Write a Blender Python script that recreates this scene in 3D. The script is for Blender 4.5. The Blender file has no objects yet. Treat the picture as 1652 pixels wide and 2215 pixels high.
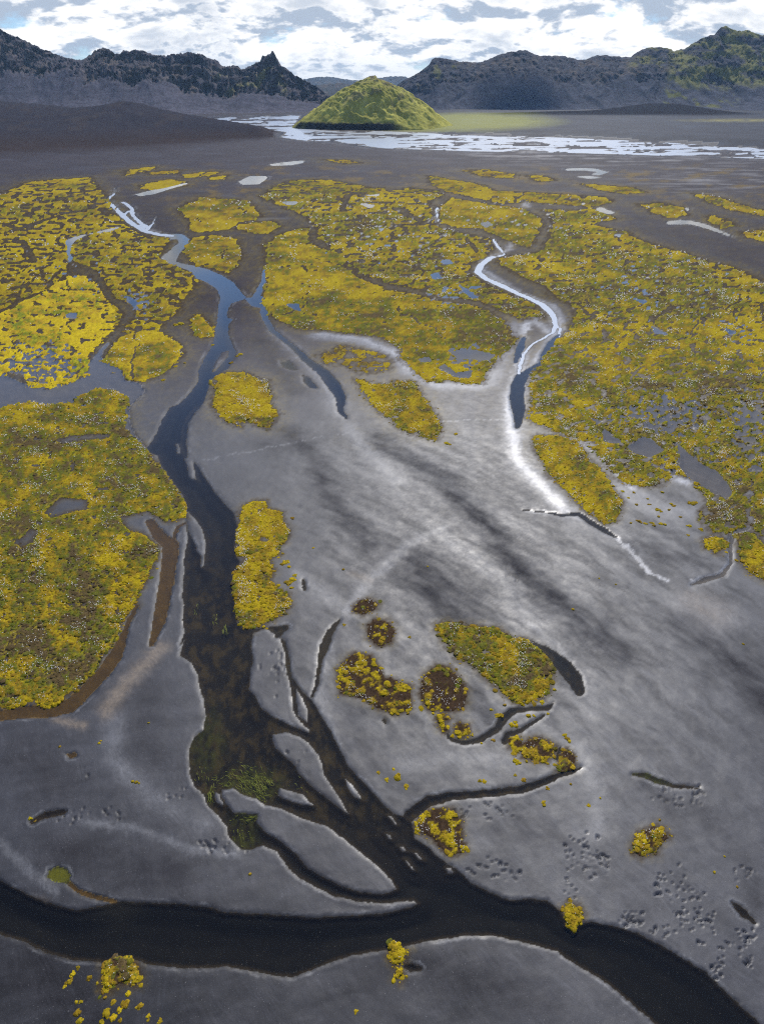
import bpy, math, random
import numpy as np
random.seed(7); RNG = np.random.default_rng(7)
SC = bpy.context.scene; COL = SC.collection
R_ = math.radians

# ------------------------------------------------------------------ camera
H = 80.0                      # drone height, metres
FPX = 1320.0                  # focal length in units of a 1652 x 2215 frame
CX, CY = 826.0, 1107.5
PITCH = math.atan((CY - 190.0) / FPX)
cam = bpy.data.cameras.new('camera'); cam_o = bpy.data.objects.new('camera', cam); COL.objects.link(cam_o)
cam.sensor_fit = 'VERTICAL'; cam.sensor_height = 24.0; cam.lens = 24.0 * FPX / 2215.0
cam_o.location = (0, 0, H); cam_o.rotation_euler = (math.pi / 2 - PITCH, 0, 0)
cam.clip_start = 0.5; cam.clip_end = 80000
SC.camera = cam_o

# ------------------------------------------------------------------ sun and sky
SUN_EL, SUN_AZ = R_(45), R_(12)           # azimuth measured from +Y towards +X
sun = bpy.data.lights.new('sun', 'SUN'); sun.energy = 5.0; sun.angle = R_(0.6); sun.color = (1.0, 0.95, 0.88)
sun_o = bpy.data.objects.new('sun', sun); COL.objects.link(sun_o)
sun_o.rotation_euler = (-(math.pi / 2 - SUN_EL), 0, -SUN_AZ)
SC.view_settings.view_transform = 'Standard'; SC.view_settings.look = 'None'
SC.view_settings.exposure = 0.06; SC.view_settings.gamma = 1.0
SC.cycles.use_denoising = False; SC.cycles.filter_width = 1.15
SC.cycles.max_bounces = 5; SC.cycles.transparent_max_bounces = 8; SC.cycles.volume_bounces = 0
SC.cycles.sample_clamp_indirect = 4.0

class NT:
    def __init__(s, tree): s.t = tree; tree.nodes.clear()
    def n(s, typ, ins=None, **kw):
        nd = s.t.nodes.new(typ)
        for k, v in kw.items(): setattr(nd, k, v)
        for k, v in (ins or {}).items():
            if isinstance(v, bpy.types.NodeSocket): s.t.links.new(v, nd.inputs[k])
            else: nd.inputs[k].default_value = v
        return nd
    def m(s, op, a, b=0.0, c=None):
        i = {0: a, 1: b}
        if c is not None: i[2] = c
        return s.n('ShaderNodeMath', i, operation=op).outputs[0]
    def vm(s, op, a, b=(0, 0, 0)): return s.n('ShaderNodeVectorMath', {0: a, 1: b}, operation=op).outputs[0]
    def mix(s, f, a, b, blend='MIX'):
        return s.n('ShaderNodeMix', {0: f, 6: a, 7: b}, data_type='RGBA', blend_type=blend).outputs[2]
    def ramp(s, f, lo, hi, t0=0.0, t1=1.0):
        return s.n('ShaderNodeMapRange', {0: f, 1: lo, 2: hi, 3: t0, 4: t1}, interpolation_type='SMOOTHSTEP').outputs[0]
    def noise(s, vec, scale, detail=4.0, rough=0.55, out=0):
        return s.n('ShaderNodeTexNoise', {'Vector': vec, 'Scale': scale, 'Detail': detail, 'Roughness': rough}).outputs[out]

world = bpy.data.worlds.new('World'); SC.world = world; world.use_nodes = True
w = NT(world.node_tree)
dirv = w.n('ShaderNodeTexCoord').outputs['Generated']
sky = w.n('ShaderNodeTexSky', sky_type='NISHITA', sun_disc=False, sun_elevation=SUN_EL, sun_rotation=SUN_AZ, air_density=1.0, dust_density=0.4, ozone_density=2.0)
sep = w.n('ShaderNodeSeparateXYZ', {0: dirv})
zz = w.m('MAXIMUM', sep.outputs[2], 0.0)
den = w.m('ADD', zz, 0.42)
px = w.m('DIVIDE', sep.outputs[0], den); py = w.m('DIVIDE', sep.outputs[1], den)
cp = w.n('ShaderNodeCombineXYZ', {0: w.m('MULTIPLY', px, 0.8), 1: py, 2: 3.7}).outputs[0]
warp = w.noise(cp, 2.2, 2.0, 0.5, 1)
cpw = w.vm('ADD', cp, w.vm('MULTIPLY', warp, (0.16, 0.16, 0.0)))
n1 = w.noise(cpw, 5.2, 8.0, 0.58)
# the same field a little higher up: where the cloud above is thicker, its base is grey
n2 = w.noise(w.vm('ADD', cpw, (0.0, -0.045, 0.0)), 5.2, 5.0, 0.55)
thr = w.ramp(zz, 0.14, 0.24, 0.30, 0.57)
cover = w.ramp(w.m('SUBTRACT', n1, thr), -0.02, 0.13)
thick = w.ramp(w.m('SUBTRACT', n2, n1), -0.01, 0.08)
core = w.ramp(n1, 0.50, 0.66)
grey = w.m('MULTIPLY', w.m('MAXIMUM', thick, w.m('MULTIPLY', core, 0.75)), 0.95)
ccol = w.mix(grey, (1.22, 1.21, 1.20, 1), (0.44, 0.525, 0.655, 1))
bg_sky = w.n('ShaderNodeBackground', {0: w.mix(1.0, sky.outputs[0], (0.62, 0.88, 1.25, 1), 'MULTIPLY'), 1: 0.11})
bg_cl = w.n('ShaderNodeBackground', {0: ccol, 1: 0.95})
mixs = w.n('ShaderNodeMixShader', {0: cover, 1: bg_sky.outputs[0], 2: bg_cl.outputs[0]})
# white glare of distant cloud banks towards the horizon
bg_hz = w.n('ShaderNodeBackground', {0: (0.86, 0.91, 0.97, 1), 1: 0.95})
hz = w.ramp(zz, 0.0, 0.035, 0.6, 0.0)
mixh = w.n('ShaderNodeMixShader', {0: hz, 1: mixs.outputs[0], 2: bg_hz.outputs[0]})
w.n('ShaderNodeOutputWorld', {0: mixh.outputs[0]})

# ------------------------------------------------------------------ numpy helpers
def _hash(ix, iy, seed):
    h = (ix.astype(np.int64) * 374761393 + iy.astype(np.int64) * 668265263 + seed * 974634777) & 0xFFFFFFFF
    h = ((h ^ (h >> 13)) * 1274126177) & 0xFFFFFFFF
    return ((h ^ (h >> 16)) & 0xFFFF).astype(np.float64) * (2 * math.pi / 65536.0)
def pnoise(x, y, seed=0):
    ix = np.floor(x); iy = np.floor(y); fx = x - ix; fy = y - iy
    u = fx * fx * fx * (fx * (fx * 6 - 15) + 10); v = fy * fy * fy * (fy * (fy * 6 - 15) + 10)
    def g(a, b, dx, dy):
        t = _hash(ix + a, iy + b, seed); return np.cos(t) * dx + np.sin(t) * dy
    n00 = g(0, 0, fx, fy); n10 = g(1, 0, fx - 1, fy); n01 = g(0, 1, fx, fy - 1); n11 = g(1, 1, fx - 1, fy - 1)
    a = n00 + u * (n10 - n00); b = n01 + u * (n11 - n01)
    return (a + v * (b - a)) * 1.45
def fbm(x, y, seed=0, octs=4, gain=0.5):
    s = 0.0; a = 1.0; tot = 0.0
    for o in range(octs):
        s = s + a * pnoise(x, y, seed + o * 17); tot += a; a *= gain; x = x * 2.03 + 5.1; y = y * 2.03 + 1.7
    return s / tot
def ridged(x, y, seed=0, octs=4):
    s = 0.0; a = 1.0; tot = 0.0
    for o in range(octs):
        s = s + a * (1 - 2 * np.abs(pnoise(x, y, seed + o * 13))); tot += a; a *= 0.5; x = x * 2.1 + 3.3; y = y * 2.1 + 7.1
    return s / tot
def sstep(a, b, x):
    t = np.clip((x - a) / (b - a), 0, 1); return t * t * (3 - 2 * t)
def lerp(a, b, t): return a + (b - a) * t
def cmix(base, col, t): return base + (np.array(col) - base) * t[..., None]

# ------------------------------------------------------------------ object helpers
ORD = 'first second third fourth fifth sixth seventh eighth ninth tenth eleventh twelfth thirteenth fourteenth fifteenth sixteenth seventeenth eighteenth nineteenth twentieth twenty-first twenty-second twenty-third twenty-fourth twenty-fifth twenty-sixth twenty-seventh twenty-eighth twenty-ninth thirtieth thirty-first thirty-second thirty-third thirty-fourth thirty-fifth thirty-sixth thirty-seventh thirty-eighth thirty-ninth fortieth'.split()
def mesh_np(name, V, F, mat, attrs=None, smooth=True):
    V = np.ascontiguousarray(V, dtype=np.float32); F = np.ascontiguousarray(F, dtype=np.int32)
    me = bpy.data.meshes.new(name); k = F.shape[1]
    me.vertices.add(len(V)); me.vertices.foreach_set('co', V.ravel())
    me.loops.add(F.size); me.loops.foreach_set('vertex_index', F.ravel())
    me.polygons.add(len(F)); me.polygons.foreach_set('loop_start', np.arange(0, F.size, k, dtype=np.int32))
    me.polygons.foreach_set('use_smooth', np.full(len(F), smooth, dtype=bool))
    for an, av in (attrs or {}).items():
        av = np.asarray(av, dtype=np.float32)
        if av.ndim == 2:
            at = me.attributes.new(an, 'FLOAT_COLOR', 'POINT')
            at.data.foreach_set('color', np.hstack([av, np.ones((len(av), 1), np.float32)]).astype(np.float32).ravel())
        else:
            at = me.attributes.new(an, 'FLOAT', 'POINT'); at.data.foreach_set('value', av)
    me.update(calc_edges=True)
    if mat: me.materials.append(mat)
    return me
def link(name, me, parent=None, label=None, cat=None, group=None, kind=None, loc=None):
    o = bpy.data.objects.new(name, me); COL.objects.link(o)
    if parent: o.parent = parent
    if loc is not None: o.location = loc
    for k, v in (('label', label), ('category', cat), ('group', group), ('kind', kind)):
        if v: o[k] = v
    return o

# ------------------------------------------------------------------ ground lattice: finer near the viewpoint, coarser far off
SP, CP = math.sin(PITCH), math.cos(PITCH)
def depth_y(v):
    b = (CY - v) / FPX; t = H / (SP - b * CP); return t, t * (CP + b * SP)
us = np.concatenate([np.arange(-420, -24, 14.0), np.arange(-24, 1680, 3.2), np.arange(1680, 2090, 14.0)])
vs = np.concatenate([np.arange(2480, 2236, -14.0), np.arange(2236, 420, -3.2), np.arange(420, 300, -1.9), np.arange(300, 213, -1.2)])
ts, ys = depth_y(vs)
far = np.array([6000, 8000, 12000, 20000, 40000.0])
b_far = np.tan(PITCH - np.arctan(H / far)); vs = np.concatenate([vs, CY - FPX * b_far]); ts, ys = depth_y(vs)
mus = ts / FPX                                            # metres per unit across
_vt = np.linspace(2600, 196, 4000); _tt, _yt = depth_y(_vt)
_ratio = np.gradient(_yt) / -np.gradient(_vt) / (_tt / FPX) * -1
_ratio = np.abs(_ratio)
_qt = np.concatenate([[0], np.cumsum((_ratio[1:] + _ratio[:-1]) / 2 * (_vt[:-1] - _vt[1:]))])
def q_of(v): return np.interp(-np.asarray(v, float), -_vt, _qt)
UU, VV = np.meshgrid(us, vs); QQ = q_of(VV); MU = np.broadcast_to(mus[:, None], UU.shape)
XX = (UU - CX) / FPX * ts[:, None]; YY = np.broadcast_to(ys[:, None], UU.shape)
NR, NC = UU.shape
def ground_xy(u, v):
    t, y = depth_y(v); return (u - CX) / FPX * t, y

REG = {'A': (0, 330.4), 'B': (826, 330.4), 'C': (0, 859), 'D': (826, 859), 'E': (0, 1387.7), 'F': (826, 1387.7), 'S': (0, 0), 'T': (826, 0)}
def P(s):
    """'A 1,2 3,4 B 5,6' -> list of points in frame units (survey sheets A..T are half-unit sheets)"""
    out = []; ox = oy = 0; sc = 1.0
    for tok in s.split():
        if tok in REG: ox, oy = REG[tok]; sc = 0.5
        elif tok == 'Z': ox = oy = 0; sc = 1.0
        else:
            a, b = tok.split(','); out.append((ox + float(a) * sc, oy + float(b) * sc))
    return out
# natural wander of every outline
WU = 5.0 * fbm(UU / 26, QQ / 26, 3, 4, 0.6) + 3.0 * fbm(UU / 9, QQ / 9, 9, 2)
WQ = 5.0 * fbm(UU / 26, QQ / 26, 4, 4, 0.6) + 3.0 * fbm(UU / 9, QQ / 9, 10, 2)
def shape_field(pts, closed=True, widths=None, pad=45.0, warp=1.0):
    """signed distance (positive inside) on the lattice, in local units; returns slice + field"""
    p = np.array([(a, q_of(b)) for a, b in pts], float)
    if widths is not None:
        ww = np.array(widths, float); ww = np.interp(np.linspace(0, 1, len(p)), np.linspace(0, 1, len(ww)), ww) / 2
        pad = pad + ww.max()
    r = np.where((QQ[:, 0] > p[:, 1].min() - pad) & (QQ[:, 0] < p[:, 1].max() + pad))[0]
    c = np.where((us > p[:, 0].min() - pad) & (us < p[:, 0].max() + pad))[0]
    if len(r) == 0 or len(c) == 0: return None
    sl = (slice(r[0], r[-1] + 1), slice(c[0], c[-1] + 1))
    x = UU[sl] + WU[sl] * warp; y = QQ[sl] + WQ[sl] * warp
    best = np.full(x.shape, 1e9); inside = np.zeros(x.shape, bool)
    n = len(p); segs = range(n) if closed else range(n - 1)
    for i in segs:
        x0, y0 = p[i]; x1, y1 = p[(i + 1) % n]; dx, dy = x1 - x0, y1 - y0; L = dx * dx + dy * dy + 1e-9
        t = np.clip(((x - x0) * dx + (y - y0) * dy) / L, 0, 1)
        d = np.hypot(x - x0 - t * dx, y - y0 - t * dy)
        if widths is not None: d = d - (ww[i] + t * (ww[min(i + 1, n - 1)] - ww[i]))
        np.minimum(best, d, out=best)
        if closed:
            cond = ((y0 > y) != (y1 > y)); xi = x0 + (y - y0) * dx / (dy if abs(dy) > 1e-9 else 1e-9)
            inside ^= cond & (x < xi)
    f = np.where(inside, best, -best) if closed else -best
    return sl, np.clip(f, -pad, 400)

# ------------------------------------------------------------------ water outlines
W = np.full(UU.shape, -60.0); WID = np.zeros(UU.shape, int); WNAMES = ['none']
BEDK = np.zeros(UU.shape)           # 0 dark silt, 1 ochre silt, 2 grey mud
def water(name, s, widths=None, closed=None, bed=0, warp=0.7, shallow=None):
    pts = P(s); cl = widths is None
    if widths is not None: widths = [x * 0.5 for x in widths]
    r = shape_field(pts, cl, widths, warp=warp)
    if r is None: return
    sl, f = r
    if shallow is not None: f = np.minimum(f, shallow)
    if name not in WNAMES: WNAMES.append(name)
    k = WNAMES.index(name); up = f > W[sl]
    W[sl] = np.where(up, f, W[sl]); WID[sl] = np.where(up, k, WID[sl]); BEDK[sl] = np.where(up & (f > -25), bed, BEDK[sl])
def bar(s, warp=0.5):
    r = shape_field(P(s), True, warp=warp)
    if r: W[r[0]] = np.minimum(W[r[0]], -r[1])
# lower river and its trunk
water('river', 'E 800,-10 780,60 830,90 860,150 865,200 885,250 890,330 880,385 840,410 820,470 822,560 840,620 880,660 900,710 940,745 980,800 995,850 1040,895 1080,900 1140,880 1200,905 1235,960 1280,1010 1330,1040 1400,1075 1450,1100 1560,1125 1652,1130 F 80,1122 135,1120 155,1132 130,1148 50,1165 0,1178 E 1480,1187 1350,1194 1200,1182 1080,1178 980,1172 900,1150 800,1137 680,1130 560,1125 520,1122 480,1135 400,1150 330,1163 200,1130 100,1085 0,1032 -400,880 -900,800 -900,1150 -400,1190 0,1265 100,1295 200,1345 300,1375 440,1385 590,1375 640,1395 730,1405 820,1412 980,1405 1050,1415 1160,1440 1260,1450 1350,1420 1430,1385 1530,1355 1652,1335 F 90,1320 180,1295 260,1285 370,1270 480,1270 570,1290 680,1315 760,1340 830,1390 900,1430 980,1480 1060,1550 1130,1610 1190,1655 1330,1800 1500,2200 2200,2200 1850,1840 1640,1655 1560,1590 1480,1510 1400,1430 1300,1370 1200,1310 1100,1260 1000,1230 900,1210 830,1235 790,1200 770,1165 720,1125 640,1112 570,1120 520,1110 440,1070 380,1040 330,990 250,940 200,890 140,850 130,790 110,760 50,745 0,700 E 1620,660 1560,600 1500,530 1460,450 1420,370 1380,310 1345,250 1310,220 1260,150 1250,60 1235,0 C 1205,1030 1250,1000 1240,985 1130,1000 1055,1005 1020,970 1020,900 1005,850 1005,760 1040,710 1020,690 1015,640 1025,560 1010,500 960,450 920,400 880,340 850,290 838,280 850,358 820,350 800,270 790,200 795,140 810,90 850,40 A 860,1110 880,1080 900,1030 905,985 940,960 985,930 1010,890 1020,860 1000,820 985,780 990,740 1010,720 985,715 980,690 1000,650 1060,630 1085,660 1130,670 1125,690 1135,720 1160,740 1150,660 1140,650 1120,622 1065,628 1050,610 1010,560 960,530 900,505 840,488 790,480 760,470 780,430 810,400 820,375 790,350 730,350 740,375 770,385 740,420 700,450 695,475 740,480 800,500 830,515 850,540 900,560 940,590 955,630 945,670 940,720 930,790 920,830 890,880 860,940 860,990 820,1040 770,1090 C 735,45 700,100 680,150 660,190 625,230 680,250 700,300 740,360 790,420 810,460 805,490 800,540 815,600 800,680 795,790 790,860 800,900 790,960 800,1020 780,1070', warp=0.6)
for s in ('C 810,490 850,530 880,580 893,640 885,700 880,740 865,735 870,690 845,660 850,650 830,610 810,560 800,520',
          'E 1095,-40 1150,-60 1210,-20 1235,50 1240,120 1260,200 1270,300 1300,345 1340,380 1335,395 1250,360 1190,330 1130,290 1100,230 1075,210 1085,120 1095,80 1085,20',
          'E 1280,200 1310,240 1335,300 1330,350 1290,320 1280,250',
          'E 1180,400 1240,390 1300,410 1340,440 1380,490 1395,525 1400,570 1440,630 1480,690 1510,745 1490,735 1440,700 1350,630 1290,570 1280,540 1190,460 1175,425',
          'E 1210,632 1260,645 1310,660 1360,710 1320,708 1250,690 1200,665', 'E 1490,590 1530,620 1570,685 1530,670 1500,625',
          'E 960,640 1010,630 1040,655 1110,680 1150,705 1220,720 1300,760 1420,800 1500,860 1560,910 1610,950 1652,985 F 40,1030 65,1070 40,1085 E 1652,1092 1560,1085 1480,1060 1400,1020 1330,980 1290,930 1220,870 1190,850 1140,820 1110,780 1115,745 1060,745 1010,740 970,690 955,660',
          'E 930,645 950,660 970,710 940,700 928,670', 'F 20,750 40,755 70,795 55,795', 'F 15,830 35,832 46,858 28,855', 'F 70,885 90,885 107,908 88,908', 'F 95,940 112,945 142,990 125,985', 'F 130,908 150,912 182,945 160,940', 'F 275,975 300,980 310,1000 285,1003',
          'A 960,860 990,855 990,880 960,910 935,945 915,950 930,910', 'A 740,375 770,372 775,390 730,420 715,420', 'C 760,200 775,200 778,240 765,245'):
    bar(s)
water('river_braids', 'A 500,150 495,180 470,195 465,210 500,240 530,270 570,305 630,340 700,355 790,365', [6, 10, 16, 20, 24, 26, 28, 34, 44])
water('river_braids', 'A 480,210 540,215 570,240 575,270 600,295 640,322', [14, 16, 18, 16, 20])
water('river_braids', 'A 535,270 560,250 573,262', [10, 12, 8]); water('river_braids', 'A 640,330 665,300 675,275', [14, 8, 4]); water('river_braids', 'A 590,285 625,325', [8, 12])
water('river', 'A 1145,500 1140,560 1120,600 1100,635', [10, 20, 26, 34])
water('river', 'A 1120,625 1140,660 1150,720 1175,765 1230,810 1280,850 1320,890 1360,920 1400,950 1440,1000 1470,1050 1478,1090 C 1465,30 1480,70 1500,92', [44, 28, 26, 26, 24, 28, 34, 44, 52, 60, 46, 30, 26, 24, 8])
water('river', 'A 1215,900 1250,900 1285,940 1245,935 1220,920'); water('river', 'A 1310,960 1340,975 1375,1020 1340,1015 1315,990')
water('river', 'C 850,40 800,110 790,180 800,260', [20, 30, 30, 16])
# ochre shallows along the big left mat
water('backwater', 'C 650,540 690,600 740,640 730,740 712,850 690,960 655,1070', [40, 60, 70, 62, 60, 54, 20], bed=1, shallow=3.0)
water('backwater', 'C 800,545 770,560 755,600 745,640', [10, 14, 16, 20], bed=1, shallow=3)
water('backwater', 'C 590,900 545,1000 525,1060 E 500,60 450,130 370,215 300,280 200,300 100,305 0,320 -200,330', [14, 22, 50, 60, 56, 60, 70, 60, 50, 44], bed=1, shallow=2.5)
water('backwater', 'E 290,485 320,480 335,495 300,505', bed=1, shallow=2)
water('lagoon', 'A -400,940 0,955 110,1000 200,1025 280,1005 380,965 395,910 430,880 520,935 540,985 600,995 625,1030 C 600,0 560,40 560,110 590,170 640,230 620,240 560,190 500,60 300,60 0,120 -400,160', bed=2, shallow=5)
water('lagoon', 'A 470,820 430,870 395,915', [10, 22, 30], bed=2, shallow=3)
# creeks on the sand right of the river
water('creek', 'F 120,750 200,690 300,668 400,660 500,650 600,640 700,605 770,575 830,560 862,543', [50, 44, 34, 30, 34, 30, 32, 22, 16, 6])
water('creek', 'F 650,5 720,50 790,110 830,160 855,215', [16, 50, 70, 66, 40]); water('creek', 'F 280,395 300,425 360,437 430,422 500,375 520,340 560,300 640,290 720,285 742,265', [6, 16, 20, 24, 28, 40, 34, 16, 24, 5])
water('creek', 'F 530,430 545,400 600,385 650,350 700,318', [30, 26, 18, 14, 12]); water('creek', 'F 755,510 762,480 768,455', [10, 12, 8])
water('creek', 'F 1085,572 1140,580 1190,600 1260,625 1370,632', [8, 22, 22, 18, 5]); water('creek', 'F 1515,1130 1560,1170 1615,1220', [8, 30, 8])
water('creek', 'F 95,1405 130,1408 165,1412', [10, 28, 12]); water('creek', 'F 0,700 F 730,655 790,670', [2, 2, 2]) if False else None
water('creek', 'E 140,780 200,750 275,735', [16, 24, 22]); water('creek', 'C 1470,960 1425,1020 1400,1090 E 1385,80 1372,180 1350,240', [6, 30, 40, 16, 14, 10], bed=0, shallow=2)
water('creek', 'C 1240,990 1200,1030', [14, 26]); water('creek', 'E 300,1045 340,1080 420,1105 500,1122', [14, 16, 16, 12], bed=1, shallow=2)
water('creek', 'C 1312,790 1318,830', [12, 14]); water('creek', 'E 1660,340 1668,350', [14, 10])
water('spring', 'E 215,990 245,972 290,982 303,1010 296,1045 250,1040 205,1020', bed=0, shallow=2)
# right-hand stream
water('stream', 'B 650,437 590,440 535,441 470,452 430,482 412,515 450,545 520,575 580,605 640,630 690,655 725,685 745,715 750,745 738,778', [5, 6, 10, 26, 32, 30, 26, 32, 26, 24, 30, 30, 22, 20, 14], warp=.5)
water('stream_pool', 'B 760,790 730,825 700,870 690,905 650,935 605,965 588,1000 582,1060 590,1110 D 592,60 585,130', [16, 36, 26, 24, 40, 56, 60, 60, 60, 56, 22], warp=.5)
water('stream', 'B 742,775 700,800 650,825 612,870 596,920 590,965', [10, 14, 10, 12, 14, 10], warp=.6); water('stream', 'B 750,745 770,760 765,790 735,820', [8, 12, 10, 8]); water('stream', 'B 480,372 500,405 530,440', [8, 12, 8], warp=.5); water('stream_pool', 'B 612,800 598,840 578,905', [20, 34, 18], warp=.5); water('stream', 'B 235,235 238,270 232,300', [10, 8, 3])
water('stream_pool', 'D 600,487 700,497 780,510 850,505 900,540 960,575 1012,606', [3, 6, 16, 24, 22, 26, 6], bed=0)
water('stream_pool', 'D 1580,565 1520,585 1505,640 1508,715 1470,770 1390,790 1340,812', [22, 24, 18, 12, 22, 30, 5], bed=2)
# ponds
PONDS = [('A 585,180 640,165 720,150 800,130 812,134 740,155 660,180 600,186', 0), ('A 1030,125 1080,100 1150,100 1160,110 1120,135 1050,138', 0), ('S 1160,712 1220,702 1310,694 1320,702 1260,714 1180,716', 0),
         ('B 785,70 860,66 930,70 975,84 940,96 905,92 940,82 880,76 800,76', 0), ('B 835,102 900,100 945,108 900,112', 0), ('B 920,236 960,240 1010,262 970,262 930,250', 0), ('B 1220,300 1290,290 1340,295 1400,310 1460,335 1500,352 1520,365 1480,352 1400,325 1330,306 1240,310', 0), ('B 1310,238 1335,242 1320,252', 0),
         ('D 1270,190 1320,240 1390,290 1450,320 1500,380 1515,410 1490,440 1430,410 1370,380 1310,330 1285,300 1290,250', 2), ('D 960,130 990,165 1040,190 1020,200 960,190 950,150', 2), ('D 890,80 950,105 930,115', 2), ('D 1060,215 1130,170 1180,190 1220,230 1160,260 1090,240', 2), ('D 1560,40 1610,70 1652,100 1700,140 1652,120 1600,90', 2), ('D 1160,100 1230,130 1290,130 1240,150', 2), ('D 1590,290 1640,300 1645,320 1600,310', 2),
         ('B 240,930 270,910 320,950 390,940 380,975 320,970', 2), ('B 155,890 200,882 215,900 170,905', 2), ('B 290,860 400,850 500,875 450,895 330,890', 2), ('B 205,525 240,515 260,540 225,548', 0), ('B 245,465 290,460 310,478 270,482', 0), ('B 370,572 430,580 400,590', 0), ('B 330,565 420,625 390,630 350,600', 0), ('B 420,305 460,295 480,310 450,325', 0), ('B 1000,355 1035,352 1025,364', 0), ('A 1230,650 1290,650 1310,690 1260,670', 0), ('A 1540,215 1590,220 1640,232 1590,236', 0), ('A 1215,215 1270,208 1300,218 1250,226', 0), ('A 1580,182 1640,178 1640,188', 0),
         ('A 540,610 590,640 600,680 560,650', 0), ('A 280,695 340,690 330,715 290,712', 2), ('A 275,385 320,365 400,345 520,318 540,312 480,338 380,352 330,378 310,400 305,440 318,455 300,475 290,430 290,400', 0), ('A 205,370 215,400 205,400', 0), ('B 1120,585 1160,612 1130,612', 0), ('B 1070,622 1150,640 1130,655', 0), ('B 1160,745 1250,790 1180,780', 2), ('B 1470,755 1530,770 1510,790', 0)]
PW = np.full(UU.shape, -60.0)
PONDN = ['none']; PID = np.zeros(UU.shape, int)
for i, (s, bed) in enumerate(PONDS):
    r = shape_field(P(s), True, warp=0.9, pad=25)
    if r is None: continue
    sl, f = r; up = f > PW[sl]; PW[sl] = np.where(up, f, PW[sl]); PID[sl] = np.where(up, i + 1, PID[sl]); BEDK[sl] = np.where(up & (f > -8), bed, BEDK[sl])
# far braided river on the outwash plain
r = shape_field(P('S 880,520 1000,506 1100,503 1300,498 1275,540 1380,563 1500,568 1652,566 T 0,568 350,577 700,588 1100,604 1652,636 2300,672 2300,716 1652,686 1200,672 800,660 400,654 0,640 S 1500,620 1300,606 1215,594 1240,572 1150,558 1000,546'), True, pad=400, warp=0)
FAR = np.full(UU.shape, -400.0); FAR[r[0]] = r[1]
bw = VV + 3.0 * fbm(UU / 120, VV / 9, 34, 3) + UU * .012
braid = fbm(UU / 150, bw / 4.2, 31, 5, 0.66) + .25 * fbm(UU / 34, bw / 1.7, 33, 3) + 0.05
WF = np.minimum(FAR / 6.0, braid * 40)
up = WF > W; WID = np.where(up & (WF > -10), len(WNAMES), WID); WNAMES.append('braided_river'); W = np.where(up, WF, W)

# ------------------------------------------------------------------ moss outlines
# name, outline, hole threshold (None = solid), palette (yellow, ochre, green, brown weights), cotton grass amount, label
MOSS = []
def moss(s, hole, pal, cot, label, sparse=False): MOSS.append((P(s), hole, pal, cot, label, sparse))
moss('C -600,-10 0,60 30,30 130,15 200,30 290,20 330,0 420,-40 500,-30 560,0 545,60 545,130 600,190 660,260 710,320 760,390 810,460 800,520 730,540 680,520 640,490 600,520 640,600 690,650 680,690 650,760 600,840 580,900 530,970 500,1060 E 490,0 450,60 400,140 320,210 250,270 190,290 160,260 100,270 40,295 0,280 -600,250', -0.30, (.17, .30, .33, .20), .8, 'wide yellow moss mat filling the left bank beside the ochre shallows')
moss('A -600,120 0,180 120,130 390,105 400,130 460,190 490,235 540,310 600,345 700,362 738,372 690,450 750,482 830,522 860,555 830,600 780,640 770,690 700,740 690,770 620,800 500,760 480,640 400,510 320,480 250,560 200,640 100,640 0,690 -600,760', -0.07, (.28, .46, .12, .14), .35, 'broken golden moss field at upper left above the dark dry channel')
moss('A -600,700 0,690 100,640 250,560 330,520 420,560 470,640 500,690 500,760 430,830 380,880 380,960 280,1005 200,1022 120,1012 100,955 0,965 -600,960', -0.20, (.86, .08, .06, .0), .05, 'brightest yellow moss, laced with pools, at left beside the lagoon')
moss('A 440,900 470,820 530,790 620,770 690,770 780,830 790,870 740,930 700,960 620,990 550,985 520,930', None, (.45, .15, .36, .04), .5, 'lobed yellow green moss mat right of the dry channel by the lagoon')
moss('A 820,720 860,700 900,730 930,760 925,795 880,800 840,790 830,750', None, (.5, .3, .2, 0), .6, 'small moss patch on the west bank where the blue river bends')
moss('A 620,140 680,125 740,115 800,125 790,145 720,155 660,165 610,155', None, (.7, .3, 0, 0), .1, 'lens of golden moss above the long white pool')
moss('A 540,80 600,68 670,60 670,74 600,87 545,100', -.2, (.6, .4, 0, 0), 0, 'thin golden moss strip farthest left on the dark plain')
moss('A 640,85 780,75 770,90 650,97', -.2, (.6, .4, 0, 0), 0, 'thin golden moss strip in the middle of three on the dark plain')
moss('A 790,95 870,85 950,80 940,92 860,106 795,110', None, (.8, .2, 0, 0), 0, 'bright yellow moss strip right of two others on the dark plain')
moss('A 910,105 985,97 960,115 915,118', None, (.7, .3, 0, 0), 0, 'tiny yellow moss strip left of the far white pond')
moss('A 770,245 830,215 880,190 960,200 1070,205 1100,240 1130,270 1100,290 1030,300 1000,330 920,340 850,345 820,330 830,300 800,275', None, (.35, .4, .22, .03), .5, 'rounded moss mat right of the white braided stream')
moss('A 1030,310 1090,300 1180,295 1215,320 1160,350 1110,350 1030,330', None, (.3, .45, .2, .05), .7, 'flat pale moss sliver between two dark dry channels')
moss('A 800,400 850,365 920,355 1020,370 1030,400 1045,450 1020,490 980,525 920,500 850,490 820,450 795,430', None, (.5, .28, .2, .02), .5, 'oval moss islet above the blue river bend')
moss('A 1150,400 1200,360 1280,330 1340,325 1340,390 1410,420 1480,440 1500,500 1560,545 1652,580 B 0,590 150,612 250,642 400,662 470,690 530,730 560,780 585,805 560,840 510,880 490,910 450,950 430,1000 360,1000 290,980 260,990 190,990 150,960 130,930 80,900 80,850 20,810 0,800 A 1600,790 1500,780 1400,765 1300,765 1220,730 1160,700 1150,680 1138,640 1150,560 1150,480', -.34, (.26, .20, .46, .08), .45, 'long olive green moss mat in the middle between river and stream')
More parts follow.
